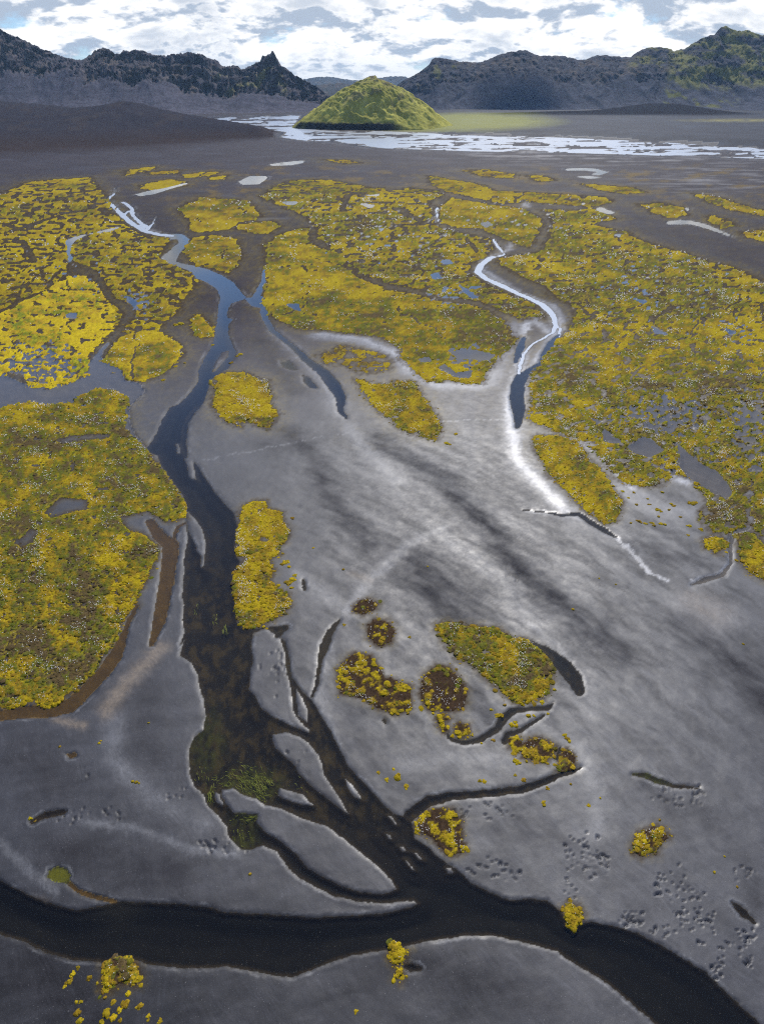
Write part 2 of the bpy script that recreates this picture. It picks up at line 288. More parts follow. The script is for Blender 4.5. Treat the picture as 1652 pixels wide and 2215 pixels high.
moss('A 1130,190 1200,140 1260,120 1360,115 1440,120 1600,150 1652,150 B 30,170 120,150 250,165 260,190 190,210 215,235 215,300 250,325 370,352 465,372 480,410 440,450 380,480 375,520 440,562 520,602 640,645 690,690 690,720 600,720 520,690 420,640 250,620 150,590 0,560 A 1652,545 1560,530 1500,470 1420,400 1380,370 1370,320 1330,280 1240,240 1150,205', -.12, (.16, .36, .34, .14), 1.3, 'mottled moss field with cotton grass and pools left of the stream')
moss('B 250,240 300,195 400,210 500,230 600,240 680,280 690,310 660,370 640,410 560,390 500,360 420,330 320,322 255,305', -.42, (.28, .42, .24, .06), .7, 'moss tongue enclosed by two dry channels above the stream')
moss('B 200,100 330,120 440,140 480,165 620,170 800,180 960,190 1000,215 900,235 800,225 620,212 520,222 400,195 280,168 220,140', -.22, (.35, .55, .02, .08), .3, 'long ochre moss belt crossing the far plain')
moss('B 350,75 450,72 580,95 560,110 450,106', -.2, (.35, .6, 0, .05), .5, 'small ochre moss lens below the far braided river')
moss('B 620,95 700,100 750,120 680,126', -.15, (.4, .55, 0, .05), .4, 'faint ochre moss speck left of the curved white pond')
moss('B 860,135 960,140 1080,150 1140,172 1050,178 940,162', -.3, (.4, .5, .05, .05), .6, 'narrow ochre moss lens below the curved white pond')
moss('B 1100,220 1200,215 1290,235 1320,270 1250,282 1170,262', -.22, (.3, .6, .02, .08), .5, 'ochre moss lens left of the forked white pool')
moss('B 1340,175 1450,190 1600,240 1652,250 2100,300 2100,330 1652,275 1500,245 1400,210', -.25, (.4, .5, .06, .04), .6, 'moss belt running off the right edge of the far plain')
moss('B 1410,270 1500,290 1530,315 1470,330 1420,300', -.2, (.4, .45, .1, .05), .5, 'small moss lens right of the forked white pool')
moss('B 1550,345 1652,330 2000,400 2000,440 1652,385 1580,365', -.2, (.4, .45, .1, .05), .7, 'moss sliver at right edge below the forked white pool')
moss('A 1400,28 1500,30 1560,45 1480,50', -.1, (.3, .6, 0, .1), .2, 'faint ochre moss film below the green hill'); moss('S 120,790 200,778 390,768 400,780 300,795', -.2, (.6, .4, 0, 0), 0, 'golden moss fringe at the foot of the dark slope')
moss('B 720,370 740,300 700,245 850,250 900,235 1010,285 900,310 1050,340 1100,370 1180,400 1300,430 1400,470 1500,490 1652,560 2300,700 D 2300,900 1652,560 1640,600 1590,560 1520,575 1490,590 1430,585 1375,535 1368,500 1405,475 1400,440 1375,400 1335,352 1290,330 1240,355 1200,382 1130,387 1050,372 1010,345 960,285 905,225 860,190 800,168 740,150 700,100 660,90 635,70 B 650,1060 630,1010 640,970 690,900 730,850 760,800 790,790 820,740 840,680 800,650 720,620 700,580 620,550 570,520 520,490 490,465 560,445 680,430 700,410', -.18, (.13, .33, .35, .19), 1.2, 'vast olive and ochre moss mat covering the right side')
moss('D 632,55 690,70 740,120 760,150 700,125 650,110 630,90', -.3, (.7, .3, 0, 0), .1, 'narrow golden moss wedge beside the end of the stream pool')
moss('D 655,165 740,165 800,175 850,200 890,245 880,262 940,300 970,345 1000,400 1040,450 1030,490 1010,540 960,548 920,520 870,480 830,440 770,380 720,330 690,270 650,215', -.35, (.42, .28, .26, .04), .8, 'tapering moss tongue between the pale rill and the stream end')
moss('D 1390,615 1430,600 1490,615 1505,640 1450,672 1400,652', None, (.35, .25, .38, .02), 1.2, 'small rounded moss islet at right, left of the pale rill')
moss('D 1520,590 1600,580 1652,640 2200,820 2200,1020 1652,795 1590,755 1550,705 1545,650', -.45, (.35, .22, .40, .03), 1.0, 'moss lobe cut by the right edge below the rill')
moss('C 905,-72 940,-97 1000,-110 1060,-105 1110,-87 1160,-70 1165,-35 1180,0 1165,30 1205,75 1180,110 1160,140 1100,120 1060,100 1030,130 960,90 930,50 920,10 935,-20', -.35, (.42, .38, .14, .06), 1.4, 'moss islet on the east bank below the mid river bend')
moss('A 1360,880 1420,860 1480,830 1560,850 1660,870 1700,905 1680,940 1560,960 1500,920 1420,915', -.02, (.2, .6, 0, .2), .2, 'orange thin moss patch on pale sand, upper of two')
moss('D -120,-80 -40,-60 0,-55 60,-70 140,-68 170,-10 200,30 240,90 258,140 235,186 150,170 80,140 40,100 -20,60 -60,10', -.35, (.30, .50, .12, .08), .5, 'ochre moss islet alone on the grey sand in the middle')
moss('C 1050,470 1100,450 1150,448 1160,480 1220,500 1225,540 1250,570 1240,620 1200,650 1210,680 1170,700 1180,740 1170,790 1200,830 1250,850 1250,900 1220,940 1160,970 1100,1000 1055,1005 1020,960 1010,850 1005,760 1040,725 1080,700 1020,680 1015,640 1035,540', -.30, (.40, .44, .10, .06), 1.5, 'tall ochre moss islet on the east bank of the dark river')
moss('F 230,-75 270,-85 340,-70 420,-68 500,-55 560,-20 640,5 690,35 730,80 740,120 730,190 700,240 640,260 580,265 540,240 500,200 460,170 420,130 390,100 340,80 300,40 250,-20', -.36, (.32, .24, .38, .06), 1.5, 'large oval moss mound beside the dark crescent pool')
moss('E 1462,120 1500,80 1530,50 1600,60 1660,150 1770,190 1780,290 1700,315 1620,280 1560,240 1475,225', .10, (.52, .34, .10, .04), .8, 'clustered yellow tussock patch left of the brown oval patch', True)
moss('C 1530,905 1560,880 1600,872 1632,890 1620,920 1570,940 1535,930', .16, (.3, .3, .1, .3), 1.0, 'small dark oval tussock patch farthest up the grey sand', True)
moss('C 1590,990 1620,960 1670,965 1705,1010 1690,1060 1640,1075 1600,1050', .22, (.3, .4, .1, .2), 1.0, 'thin brown patch with a green crown above the yellow tussocks', True)
moss('F 165,230 180,150 230,105 290,110 340,160 365,230 350,290 280,305 200,295', .20, (.4, .3, .12, .18), 1.0, 'brown oval patch with few tussocks below the large oval mound', True)
moss('F 235,330 265,315 290,335 262,350 280,380 265,390 245,365', .0, (.4, .5, .05, .05), .6, 'curl of ochre tussocks above the hooked creek', True)
moss('F 310,375 335,352 365,362 375,400 345,412 318,400', .0, (.4, .5, .05, .05), .6, 'round ochre tussock patch inside the hooked creek', True)
moss('F 605,440 640,420 690,420 750,458 735,490 710,522 660,515 605,500', .0, (.25, .65, .02, .08), .7, 'orange tussock patch right of the forked creek', True)
moss('F 548,420 580,405 602,430 600,470 575,482 552,450', -.05, (.4, .52, .05, .03), .4, 'small ochre tussock patch touching the forked creek', True)
moss('F 762,490 800,465 830,490 828,550 790,565 765,555', .08, (.3, .55, .05, .1), .4, 'small ringed tussock patch at the head of the lower creek', True)
moss('F 140,810 180,742 250,722 310,735 342,770 340,860 362,900 300,925 250,890 220,850', .06, (.5, .34, .08, .08), 1.0, 'triangular tussock patch where the creek joins the river', True)
moss('F 1085,870 1110,830 1180,800 1220,815 1238,850 1205,872 1190,910 1120,930 1085,910', -.1, (.5, .32, .12, .06), .8, 'lone round tussock mound on the bright right sand', True)
moss('F 775,1160 810,1135 850,1150 872,1190 850,1222 827,1262 800,1225', -.2, (.55, .35, .05, .05), .7, 'yellow moss clump hanging over the north bank of the dark river', True)
moss('F 33,1290 70,1300 103,1340 92,1390 50,1396 30,1360', None, (.6, .33, .05, .02), .2, 'yellow moss clump on the tip of the south bank', True)
moss('F 60,1412 85,1415 78,1462 60,1452', None, (.65, .3, .05, 0), .1, 'small moss clump left of the pit on the south bank', True)
moss('E 450,1390 490,1358 560,1355 590,1390 605,1450 590,1490 540,1470 480,1500 440,1512 455,1440', -.15, (.6, .2, .1, .1), .9, 'round moss mound on the south bank at lower left', True)
MF = np.full(UU.shape, -60.0); MID = np.full(UU.shape, -1)
hole_n = fbm(UU / 24, QQ / 24, 51, 4, 0.58); ragged = 7.0 * fbm(UU / 34, QQ / 34, 52, 4, .7); frn = lerp(7.0, 17.0, sstep(1150, 850, VV)) * fbm(UU / 10, QQ / 10, 54, 4, .75); HB = np.ones(UU.shape)
for i, (pts, hole, pal, cot, lab, sparse) in enumerate(MOSS):
    r = shape_field(pts, True, warp=1.15)
    if r is None: continue
    sl, f = r; f = np.where(f > -25, f + ragged[sl] * (.45 if sparse else 1.0), f)
    f = f + frn[sl] * (f > -14) * sstep(34, 6, f) * (.5 if sparse else 1)
    soft_ = sparse and hole is not None
    if hole is not None and not soft_: f = np.minimum(f, np.maximum((hole_n[sl] - hole) * 34, -12))
    up = f > MF[sl]; HB[sl] = np.where(up & (f > -3), sstep(hole - .10, hole + .08, hole_n[sl]) if soft_ else 1.0, HB[sl]); MF[sl] = np.where(up, f, MF[sl]); MID[sl] = np.where(up, i, MID[sl])
def bare(s, widths=None, soft=0.0):
    pts = P(s)
    if widths is not None: widths = [x * .5 for x in widths]
    r = shape_field(pts, widths is None, widths, warp=1.2)
    if r: MF[r[0]] = np.minimum(MF[r[0]], -r[1] + soft)
    return r
DRY = np.full(UU.shape, -60.0)          # dry dark channels across the mats
def dry(s, widths):
    r = bare(s, widths)
    if r: DRY[r[0]] = np.maximum(DRY[r[0]], r[1])
dry('A 300,470 400,510 440,570 480,630 545,668 565,700 530,745 510,785 470,830 425,890', [40, 46, 40, 50, 80, 60, 34, 40, 44, 50])
dry('A 130,450 150,470 100,380 60,390', [20, 30, 30, 16]); dry('A 270,500 215,560 215,590 90,640 40,670 -60,710', [16, 14, 10, 26, 20, 30]); dry('A 180,500 185,550', [16, 20]); dry('A 0,300 80,330 200,290 320,250', [20, 40, 26, 10])
dry('A 600,345 700,350 760,370', [26, 30, 20]); dry('A 205,395 300,400 420,360 540,320', [14, 12, 10, 10])
dry('B 1652,520 1500,470 1300,400 1150,330 1080,300', [70, 50, 44, 26, 20]); dry('B 800,660 900,690 1040,715 1150,700', [10, 14, 12, 4]); dry('B 520,485 600,540 690,580 740,630 800,690 810,740', [10, 26, 40, 40, 30, 24])
dry('B 430,490 560,545 640,590 720,630', [40, 60, 50, 40]); dry('B 360,370 400,410 410,430', [20, 24, 10]); dry('B 60,240 160,290 180,310', [50, 30, 14]); dry('A 1480,250 1500,190 1540,170', [20, 34, 20])
bare('C 260,425 390,440 400,490 340,500 220,530 180,500 230,450', soft=6); bare('C 520,520 640,490 705,530 680,580 690,630 640,600 570,580 530,545'); bare('C 60,620 130,560 190,570 150,640 80,670', soft=8); bare('C 220,190 300,160 500,150 490,180 380,190 260,210', soft=8)
bare('B 680,1050 760,1030 860,1040', [16, 14, 8]); bare('B 560,1 B 560,2', [1, 1])
rv = ridged((UU + 30 * fbm(UU / 80, QQ / 80, 63, 3)) / 150, (QQ + 40 * fbm(UU / 90, QQ / 90, 64, 3)) / 420, 62, 1)
RVZ = sstep(1010, 900, VV) * (MID != 0) * sstep(-.25, .15, fbm(UU / 160, QQ / 300, 65, 2))
RIV = (rv - .955) * 120 * RVZ - 14 * (1 - RVZ)
MF = np.minimum(MF, -RIV); DRY = np.maximum(DRY, RIV)
MF = np.minimum(MF, -PW - 1.0)
# lace of pools in the wet mats
lace = fbm(UU / 17, QQ / 19, 77, 4, 0.6)
def zone(cx, cy, rx, ry): return np.clip(1.3 - np.sqrt(((UU - cx) / rx) ** 2 + ((VV - cy) / ry) ** 2), 0, 1)
LZ = np.maximum.reduce([zone(1010, 770, 70, 40), zone(1440, 900, 150, 70), zone(1620, 930, 60, 120), zone(90, 790, 130, 70), zone(300, 650, 50, 40) * .8, zone(965, 640, 60, 40) * .8, zone(1480, 1000, 120, 60) * .7, zone(1300, 940, 60, 40) * .6, zone(1580, 720, 90, 60) * .6, zone(900, 500, 300, 90) * .52, zone(1420, 620, 280, 120) * .52, zone(200, 580, 200, 90) * .48, zone(1150, 470, 200, 60) * .5])
PL = (lace - 0.55 + 0.62 * LZ) * 30 * (LZ > 0.05) - 30 * (LZ <= 0.05)
PL = np.where(MF > -4, PL, -30.0); MF = np.minimum(MF, -PL)
BEDK = np.where((PL > -6) & (LZ > 0.05), 2, BEDK)
PWA = np.maximum(PW, PL)
# moss wins over river water, pools win over moss
WE = np.where(MF > -3, np.minimum(W, -MF - 0.5), W)
CARVE = np.maximum(WE, PWA)

# ------------------------------------------------------------------ relief
WL = -0.085
base = 0.10 * fbm(XX / 14, YY / 14, 5, 4) + 0.035 * fbm(XX / 2.2, YY / 2.2, 6, 3)
und = base * sstep(-2, -16, CARVE)
scale = np.clip((MU / 0.055) ** 0.35, 1, 2.2)
zc = np.where(CARVE < 0, WL * sstep(-8 - 7 * hole_n, 0.5, CARVE), WL - (0.30 * sstep(0, 10, CARVE) + 0.35 * sstep(8, 45, CARVE)) * 1.0)
Z = und + zc * scale

# pitted sand: collapsed edges of an old crust
def ell(cx, cy, rx, ry):
    return np.exp(-(((UU - cx) / rx) ** 2 + ((VV - cy) / ry) ** 2) ** 1.5)
def fz(x, y, rx, ry): return ell(826 + x / 2, 1387.7 + y / 2, rx / 2, ry / 2)
PZ = np.maximum.reduce([fz(880, 930, 110, 110), fz(1260, 1040, 120, 80), fz(1350, 1170, 90, 100), fz(1430, 1290, 90, 60), fz(810, 1060, 40, 70), fz(1210, 1250, 60, 60), fz(500, 985, 160, 45), fz(400, 735, 150, 50), fz(1290, 660, 110, 60), fz(1560, 1290, 60, 60), fz(1600, 1395, 80, 40), fz(1560, 1000, 50, 30), fz(1090, 1200, 90, 40), fz(1460, 1420, 50, 60), ell(1108, 1240, 34, 26), ell(588, 1440, 38, 62) * .75, ell(640, 1620, 40, 40) * .5, ell(200, 1768, 70, 22) * .8, ell(470, 1832, 60, 26) * .9, ell(195, 1660, 16, 30) * .8, ell(385, 1710, 30, 20) * .8])
pa = UU * .78 - QQ * .62; pb_ = UU * .62 + QQ * .78; psz = fbm(UU / 30, QQ / 30, 89, 2)
pn = np.where(psz > 0, fbm(pa / 13, pb_ / 8, 88, 3, 0.6), fbm(pa / 8, pb_ / 6, 87, 3, .6)) + .3 * psz
PZ = PZ * (.35 + .65 * sstep(-.15, .25, fbm(pa / 70, pb_ / 18, 86, 3)))
PIT = sstep(0.10, 0.19, pn - 0.34 * (1 - PZ)) * (PZ > 0.18) * (CARVE < -3) * (MF < -3)
Z -= 0.26 * PIT
rip = np.sin((QQ * 0.9 + UU * .35 + 8 * pnoise(UU / 40, QQ / 40, 91)) * 0.75)
# low dark hills and foot slopes
def bump(u, D, h, wx, wy, p=1.0):
    x0 = (u - CX) * CP / FPX * D
    d2 = ((XX - x0) / wx) ** 2 + ((YY - D) / wy) ** 2
    return h * np.exp(-d2 ** p)
HILL = bump(-60, 1700, 34, 420, 480) + bump(280, 1600, 22, 190, 320) + bump(270, 1640, 13, 70, 90) + bump(440, 1500, 12, 190, 120) + bump(560, 1420, 9, 90, 40) + bump(-260, 1750, 30, 320, 400)
HILL *= 1 + 0.16 * fbm(XX / 120, YY / 120, 21, 4)
HILL += sstep(6, 30, HILL) * (4.5 * ridged(XX / 60, YY / 80, 22, 5) + 1.2 * fbm(XX / 9, YY / 9, 26, 3))
HILL += bump(1440, 2600, 30, 190, 160) + bump(1240, 2500, 9, 250, 120)
far_s = sstep(0, -40, FAR)
HILL = HILL * np.where(FAR > -60, sstep(0, -60, FAR), 1.0)
# terrace behind the braided river with a dark cut bank
TB = shape_field(P('T 150,570 330,577 700,587 1100,603 1652,634 2300,668 2300,400 1600,420 900,440 150,480'), True, pad=300, warp=0)
TERR = np.full(UU.shape, -300.0); TERR[TB[0]] = TB[1]
Z += HILL + 5.0 * sstep(-50, 70, TERR) * sstep(880, 1010, UU) * (YY < 5200)
Z = np.where(YY > 5500, -2.0, Z)

# ------------------------------------------------------------------ colour of the ground itself (silt, sand, mud), gloss of wet and dry silt
def streak(ax, ay, ang, seed):
    ca, sa = math.cos(ang), math.sin(ang); uw = UU + 30 * fbm(UU / 110, QQ / 110, seed + 50, 3); qw = QQ + 30 * fbm(UU / 110, QQ / 110, seed + 51, 3); a = uw * ca - qw * sa; b = uw * sa + qw * ca
    return fbm(a / ax, b / ay, seed, 5, 0.58)
C0 = np.ones(UU.shape + (3,)) * np.array((0.034, 0.034, 0.039))
farc = sstep(900, 420, VV)
C0 = cmix(C0, (0.036, 0.029, 0.031), sstep(1000, 700, VV)); C0 = cmix(C0, (0.046, 0.037, 0.037), sstep(480, 380, VV))
st = streak(230, 40, R_(44), 41); st2 = fbm(UU / 90, QQ / 90, 43, 5, 0.6)
fine = fbm(UU / 10, QQ / 10, 44, 4, 0.7)
wisp = streak(80, 13, R_(41), 45); lowz = streak(200, 26, R_(-12), 47)
cz = sstep(480, 800, UU) * sstep(880, 980, VV) * lerp(1, .30, sstep(1420, 1750, VV))
crisp = lambda x, w_: np.tanh(x / w_)
ridl = ridged((UU * .72 - QQ * .69) / 260, (UU * .69 + QQ * .72 + 22 * fbm(UU / 120, QQ / 120, 57, 3)) / 30, 58, 4)
tone = 1 + 0.24 * st2 + (0.14 * crisp(st, .12) + .06 * crisp(wisp, .1) - .12 * sstep(.35, .8, ridl)) * cz + .12 * sstep(1000, 1300, UU) * sstep(1450, 1700, VV) + .30 * lowz * (1 - cz) * sstep(1300, 1500, VV) + 0.08 * fine + .07 * fbm(UU / 30, QQ / 30, 49, 4, .65) - .22 * sstep(700, 200, UU) * sstep(1500, 2100, VV) - .22 * sstep(1880, 2080, VV) * sstep(1300, 1000, UU)
tone = np.clip(tone, .45, 1.9); SPC = np.full(UU.shape, .40) + .35 * (tone - 1)
RO = np.full(UU.shape, 0.56) - 0.10 * (tone - 1)
def line(s, widths, seed=0):
    r = shape_field(P('Z ' + s), False, [1], pad=2.6 * max(widths), warp=2.0)
    out = np.zeros(UU.shape)
    if r is None: return out
    pts = P('Z ' + s); p = np.array([(a, q_of(b)) for a, b in pts]); sl, f = r
    wv = np.mean(widths); out[sl] = np.exp(-(np.maximum(-f, 0) / wv) ** 2); return out
brk = 0.55 + 0.75 * np.clip(fbm(UU / 60, QQ / 60, 46, 4, .6) + 0.35, 0, 1)
dark = np.maximum.reduce([line('820,950 930,1020 1000,1080 1100,1200 1200,1300 1290,1385', [30]), line('620,930 690,1000 700,1050 760,1130 800,1180', [26]) * .9, line('880,1210 930,1260 1000,1310', [60]) * .9, line('1480,1340 1600,1450 1680,1560', [40]) * .9, line('1140,1290 1300,1350 1340,1420', [30]) * .7, line('60,1600 120,1680', [60]) * .5, line('880,1000 990,1030', [20]) * .6, line('1370,1180 1500,1220', [26]) * .6,
                          line('560,960 660,970', [30]) * .5, line('200,1500 340,1560', [40]) * .3, line('560,740 640,850', [26]) * .5, line('1400,1700 1480,1760', [20]) * .6, line('120,1840 250,1870 380,1890', [44]) * .75, line('40,1640 120,1690', [55]) * .6, line('190,1470 170,1520', [26]) * .6, line('330,1480 300,1560 330,1640', [36]) * .55, line('640,1870 760,1940', [26]) * .5, line('620,1640 700,1720', [22]) * .45, line('830,2090 1050,2110 1180,2180', [40]) * .5, line('60,2100 200,2190', [70]) * .6, line('1080,1780 1200,1800', [30]) * .45, line('1500,1740 1600,1850 1640,1960', [22]) * .6, line('760,1560 800,1640 900,1700', [30]) * .35, line('1020,1500 1060,1560', [26]) * .5]) * brk
pale = np.maximum.reduce([line('690,726 780,735 850,760 890,805 950,835 1040,835', [22]) * .95, line('1060,830 1090,760 1110,700', [22]) * .7, line('1105,850 1105,900 1115,990 1160,1040 1220,1100 1250,1118', [17]) * 1.3, line('1125,720 1150,690 1190,720 1215,690 1195,660 1130,640 1040,580', [11]) * 1.1, line('1205,715 1190,740 1150,800 1130,850', [13]) * 1.2, line('1135,760 1120,830 1100,900', [10]) * 1.2,
                          line('750,1320 800,1255 880,1180 960,1140', [14]) * .55, line('940,1150 1080,1250 1150,1340 1200,1395 1270,1480 1290,1540', [24]) * .35, line('1150,1350 1200,1395 1250,1450', [12]) * .6, line('1480,1300 1560,1340', [44]) * .55, line('1140,1106 1200,1110 1240,1118', [4]), line('1330,1162 1380,1210 1405,1240 1440,1256', [4]) * 1.3, line('1510,1252 1560,1240 1578,1215 1575,1180', [6]), line('1340,1060 1420,1100 1500,1110', [30]) * .6, line('1440,1030 1480,1040', [14]) * .9,
                          line('720,870 770,950 860,1040', [18]) * .5, line('600,720 680,800 740,880', [20]) * .55, line('1180,900 1290,980 1370,1060', [9]) * .9, line('690,1500 720,1620 760,1700', [14]) * .5, line('700,1400 690,1500', [20]) * .35, line('180,1780 290,1790 420,1840 520,1850', [9]) * .45, line('0,1820 60,1880 120,1930', [10]) * .4, line('250,1560 240,1640 330,1720 440,1780', [22]) * .35, line('440,996 625,959 725,941 780,934', [1.6]) * .5, line('951,911 1040,908 1106,907', [1.6]) * .8, line('640,1240 700,1290 760,1330', [20]) * .3, line('1250,1620 1290,1700 1290,1800', [20]) * .5, line('870,1660 960,1640 1100,1640', [26]) * .3,
                          line('540,330 1000,328', [16]) * .0]) * brk
beige = np.maximum.reduce([line('350,1400 310,1440 270,1480 230,1540', [18]), line('120,1556 180,1570', [10]), line('1500,1300 1550,1330', [40]) * .6, line('760,1240 800,1255', [10]) * .5, line('20,1930 100,1950', [8]) * .3])
C0 *= tone[..., None]
C0 = cmix(C0, (0.024, 0.023, 0.026), np.clip(dark, 0, .95)); RO += 0.12 * dark; SPC -= .25 * dark
C0 = cmix(C0, (0.22, 0.22, 0.225), np.clip(pale * (0.75 + .5 * fine), 0, 1.5)); RO -= 0.12 * pale; SPC += .1 * pale
silt = np.maximum.reduce([line('1140,432 1100,540 1040,560 1036,590 1080,618 1140,640 1185,668 1200,700 1200,720', [8]), line('1205,690 1215,715 1185,760 1150,810 1115,860', [8]), line('1140,700 1125,760 1105,830 1098,900', [6]), line('1110,860 1104,930 1120,1000 1160,1040 1225,1108', [9]), line('1150,1104 1240,1110 1290,1135 1330,1162 1365,1190 1400,1235 1440,1256', [3.2]), line('1500,1256 1555,1243 1578,1215 1575,1170 1600,1150', [4]), line('1180,900 1240,935 1290,980 1370,1060', [4.5]), line('1440,1030 1490,1045', [9]), line('690,722 780,732 850,762 890,805 950,835', [7]) * .6, line('230,430 250,450 300,490 370,512', [9]) * .5])
silt = np.clip(silt * (.75 + 1.1 * fbm(UU / 9, QQ / 12, 66, 4, .7)), 0, 1) * (CARVE < -.3)
C0 = cmix(C0, (0.40, 0.40, 0.405), silt * .72); RO -= .08 * silt
C0 = cmix(C0, (0.16, 0.125, 0.09), np.clip(beige * (.7 + .6 * fine), 0, .85))
# lighter dry silt veil across the middle right sand
veil = zone(1250, 1650, 420, 420) * .5 + zone(1000, 1000, 260, 200) * .35 + zone(1450, 1200, 260, 180) * .4
C0 = cmix(C0, (0.088, 0.088, 0.091), np.clip(veil * (0.65 + .35 * crisp(st, .12) + .2 * crisp(wisp, .1)), 0, .7))
# far plain: dusty streaks; silvery sheen of wet patches at far right painted in
fs = fbm(UU / 120, VV / 5, 61, 4, .6)
fpz = np.maximum.reduce([zone(1140, 335, 130, 16), zone(1340, 345, 260, 14) * .8, zone(1560, 385, 200, 40) * .6, zone(880, 318, 80, 8) * .7, zone(200, 292, 180, 8) * .5, zone(520, 460, 120, 40) * .4])
C0 = cmix(C0, (0.22, 0.205, 0.19), np.clip(fpz * sstep(-.05, .35, fs), 0, .9))
# dry channels: dark grit
C0 = cmix(C0, (0.040, 0.036, 0.037), sstep(-2, 3, DRY) * .75)
# damp sand in far flats is smoother
RO -= 0.10 * farc * sstep(.0, .4, fs)
# pale silt rims along the waterline
rim = np.exp(-((CARVE + 6.0 + 4.0 * fine) / 2.2) ** 2) * np.clip(1.9 * fbm(UU / 46, QQ / 46, 48, 3) + .22, 0, 1) * (MF < 2)
C0 = cmix(C0, (0.22, 0.22, 0.222), np.clip(rim * .42, 0, .8)); RO -= 0.05 * rim
damp = sstep(-6 + 3 * fine, -1, CARVE) * (CARVE < 0.5); RO -= 0.10 * damp; C0 *= (1 - .45 * damp * (MF < 0))[..., None]
# litter and dead moss round the living moss
film = np.maximum(sstep(-60, -1, MF + 26 * hole_n) * sstep(1150, 800, VV), .55 * sstep(-26, -1, MF + 16 * hole_n)) * (CARVE < -1) * (pale < .3)
C0 = cmix(C0, (0.110, 0.080, 0.018), np.clip(film * (.28 + 1.5 * np.clip(fbm(UU / 12, QQ / 12, 53, 4, .7) + .12, 0, 1)), 0, .8))
fpat = sstep(.02, .4, fbm(UU / 70, QQ / 110, 55, 5, .62)) * sstep(345, 375, VV) * sstep(470, 420, VV) * sstep(150, 500, UU)
C0 = cmix(C0, (0.12, 0.078, 0.018), np.clip(fpat * .95 * (CARVE < -1), 0, 1))
lit = sstep(-15, 0, MF + 7 * fine) * (CARVE < -1)
C0 = cmix(C0, (0.044, 0.029, 0.016), lit * (.45 + .45 * sstep(-.2, .2, fine)))
SPK = np.ones(UU.shape)
for pts, hole, pal, cot, lab, sparse in MOSS:
    if sparse and hole is not None and hole > -.01:
        r = shape_field(pts, True, warp=1.2); C0[r[0]] = cmix(C0[r[0]], (0.048, 0.030, 0.018), sstep(-8, 5, r[1] + 9 * fine[r[0]]) * .9); SPK[r[0]] *= 1 - .9 * sstep(-8, 5, r[1])
# beds under water
bedn = fbm(UU / 24, QQ / 40, 71, 5, .68)
bd = np.zeros_like(C0); bd[:] = (0.012, 0.010, 0.008); bd = cmix(bd, (0.006, 0.0055, 0.005), sstep(1840, 1920, VV))
bd = cmix(bd, (0.060, 0.044, 0.016), np.clip(sstep(-.15, .35, bedn) * sstep(1000, 1400, VV) * sstep(1860, 1700, VV), 0, .9))
bd = cmix(bd, (0.040, 0.030, 0.017), sstep(10, 1, CARVE + 4 * fine) * .7 * (BEDK == 0))
bd = cmix(bd, (0.14, 0.085, 0.020), (BEDK == 1) * (.75 + .4 * bedn))
bd = cmix(bd, (0.19, 0.175, 0.165), (BEDK == 2) * (.8 + .3 * bedn))
bd = cmix(bd, (0.08, 0.075, 0.07), sstep(700, 500, VV) * 0.6)
alg = np.maximum.reduce([fz(1110, 610, 110, 60), fz(1110 - 1652, 610, 110, 70), fz(-590, 600, 120, 90) * .0, ell(445, 1600, 40, 70) * .7, ell(545, 1690, 60, 34), ell(455, 1715, 10, 18), ell(540, 1770, 40, 24), ell(530, 1815, 30, 20) * .8]) * (CARVE > 0)
bd = cmix(bd, (0.075, 0.085, 0.010), np.clip(alg * (0.5 + 1.2 * fbm(UU / 12, QQ / 22, 72, 3)), 0, 1))
sp = ell(128, 1893, 24, 17); bd = cmix(bd, (0.16, 0.17, 0.012), np.clip(sp * 1.5, 0, .9))
C0 = np.where((CARVE > -0.3)[..., None], bd, C0); RO = np.where(CARVE > -0.3, .8, RO)
C0 = cmix(C0, (0.041, 0.040, 0.049), sstep(2, 22, HILL) * .9)
C0 = cmix(C0, (0.058, 0.050, 0.050), sstep(3, 20, HILL) * sstep(.05, .3, fbm(XX / 50, YY / 80, 23, 5, .65)) * .7)
C0 = cmix(C0, (0.034, 0.034, 0.039), sstep(0, 20, TERR) * .8)
C0 = cmix(C0, (0.020, 0.019, 0.022), np.exp(-((TERR - 10) / 62.0) ** 2) * sstep(880, 1010, UU))
# green apron of the hill and thin green strip on the far right plain
apron = np.clip(1.35 - np.hypot((UU - 985) / 190, (VV - 268) / 18), 0, 1) * (FAR < -2)
C0 = cmix(C0, (0.20, 0.20, 0.035), np.clip(apron * 1.7 * (1 + .5 * fbm(UU / 30, VV / 2, 24, 3)), 0, .95))
strip = np.clip(1.2 - np.hypot((UU - 1600) / 140, (VV - 265) / 4.5), 0, 1)
C0 = cmix(C0, (0.22, 0.19, 0.05), np.clip(strip * (.7 + fbm(UU / 20, VV / 1.5, 25, 3)), 0, .9))
SPC = SPC * lerp(1.0, .05, sstep(960, 640, VV)); SPC = SPC * sstep(4, .3, HILL)
SPC = SPC * (1 - .7 * lit) * SPK; SPC = np.where(CARVE > -.3, .2, SPC)
C0 = np.clip(C0, 0.006, 0.6); RO = np.clip(RO, 0.2, 0.9); SPC = np.clip(SPC, .0, .8)

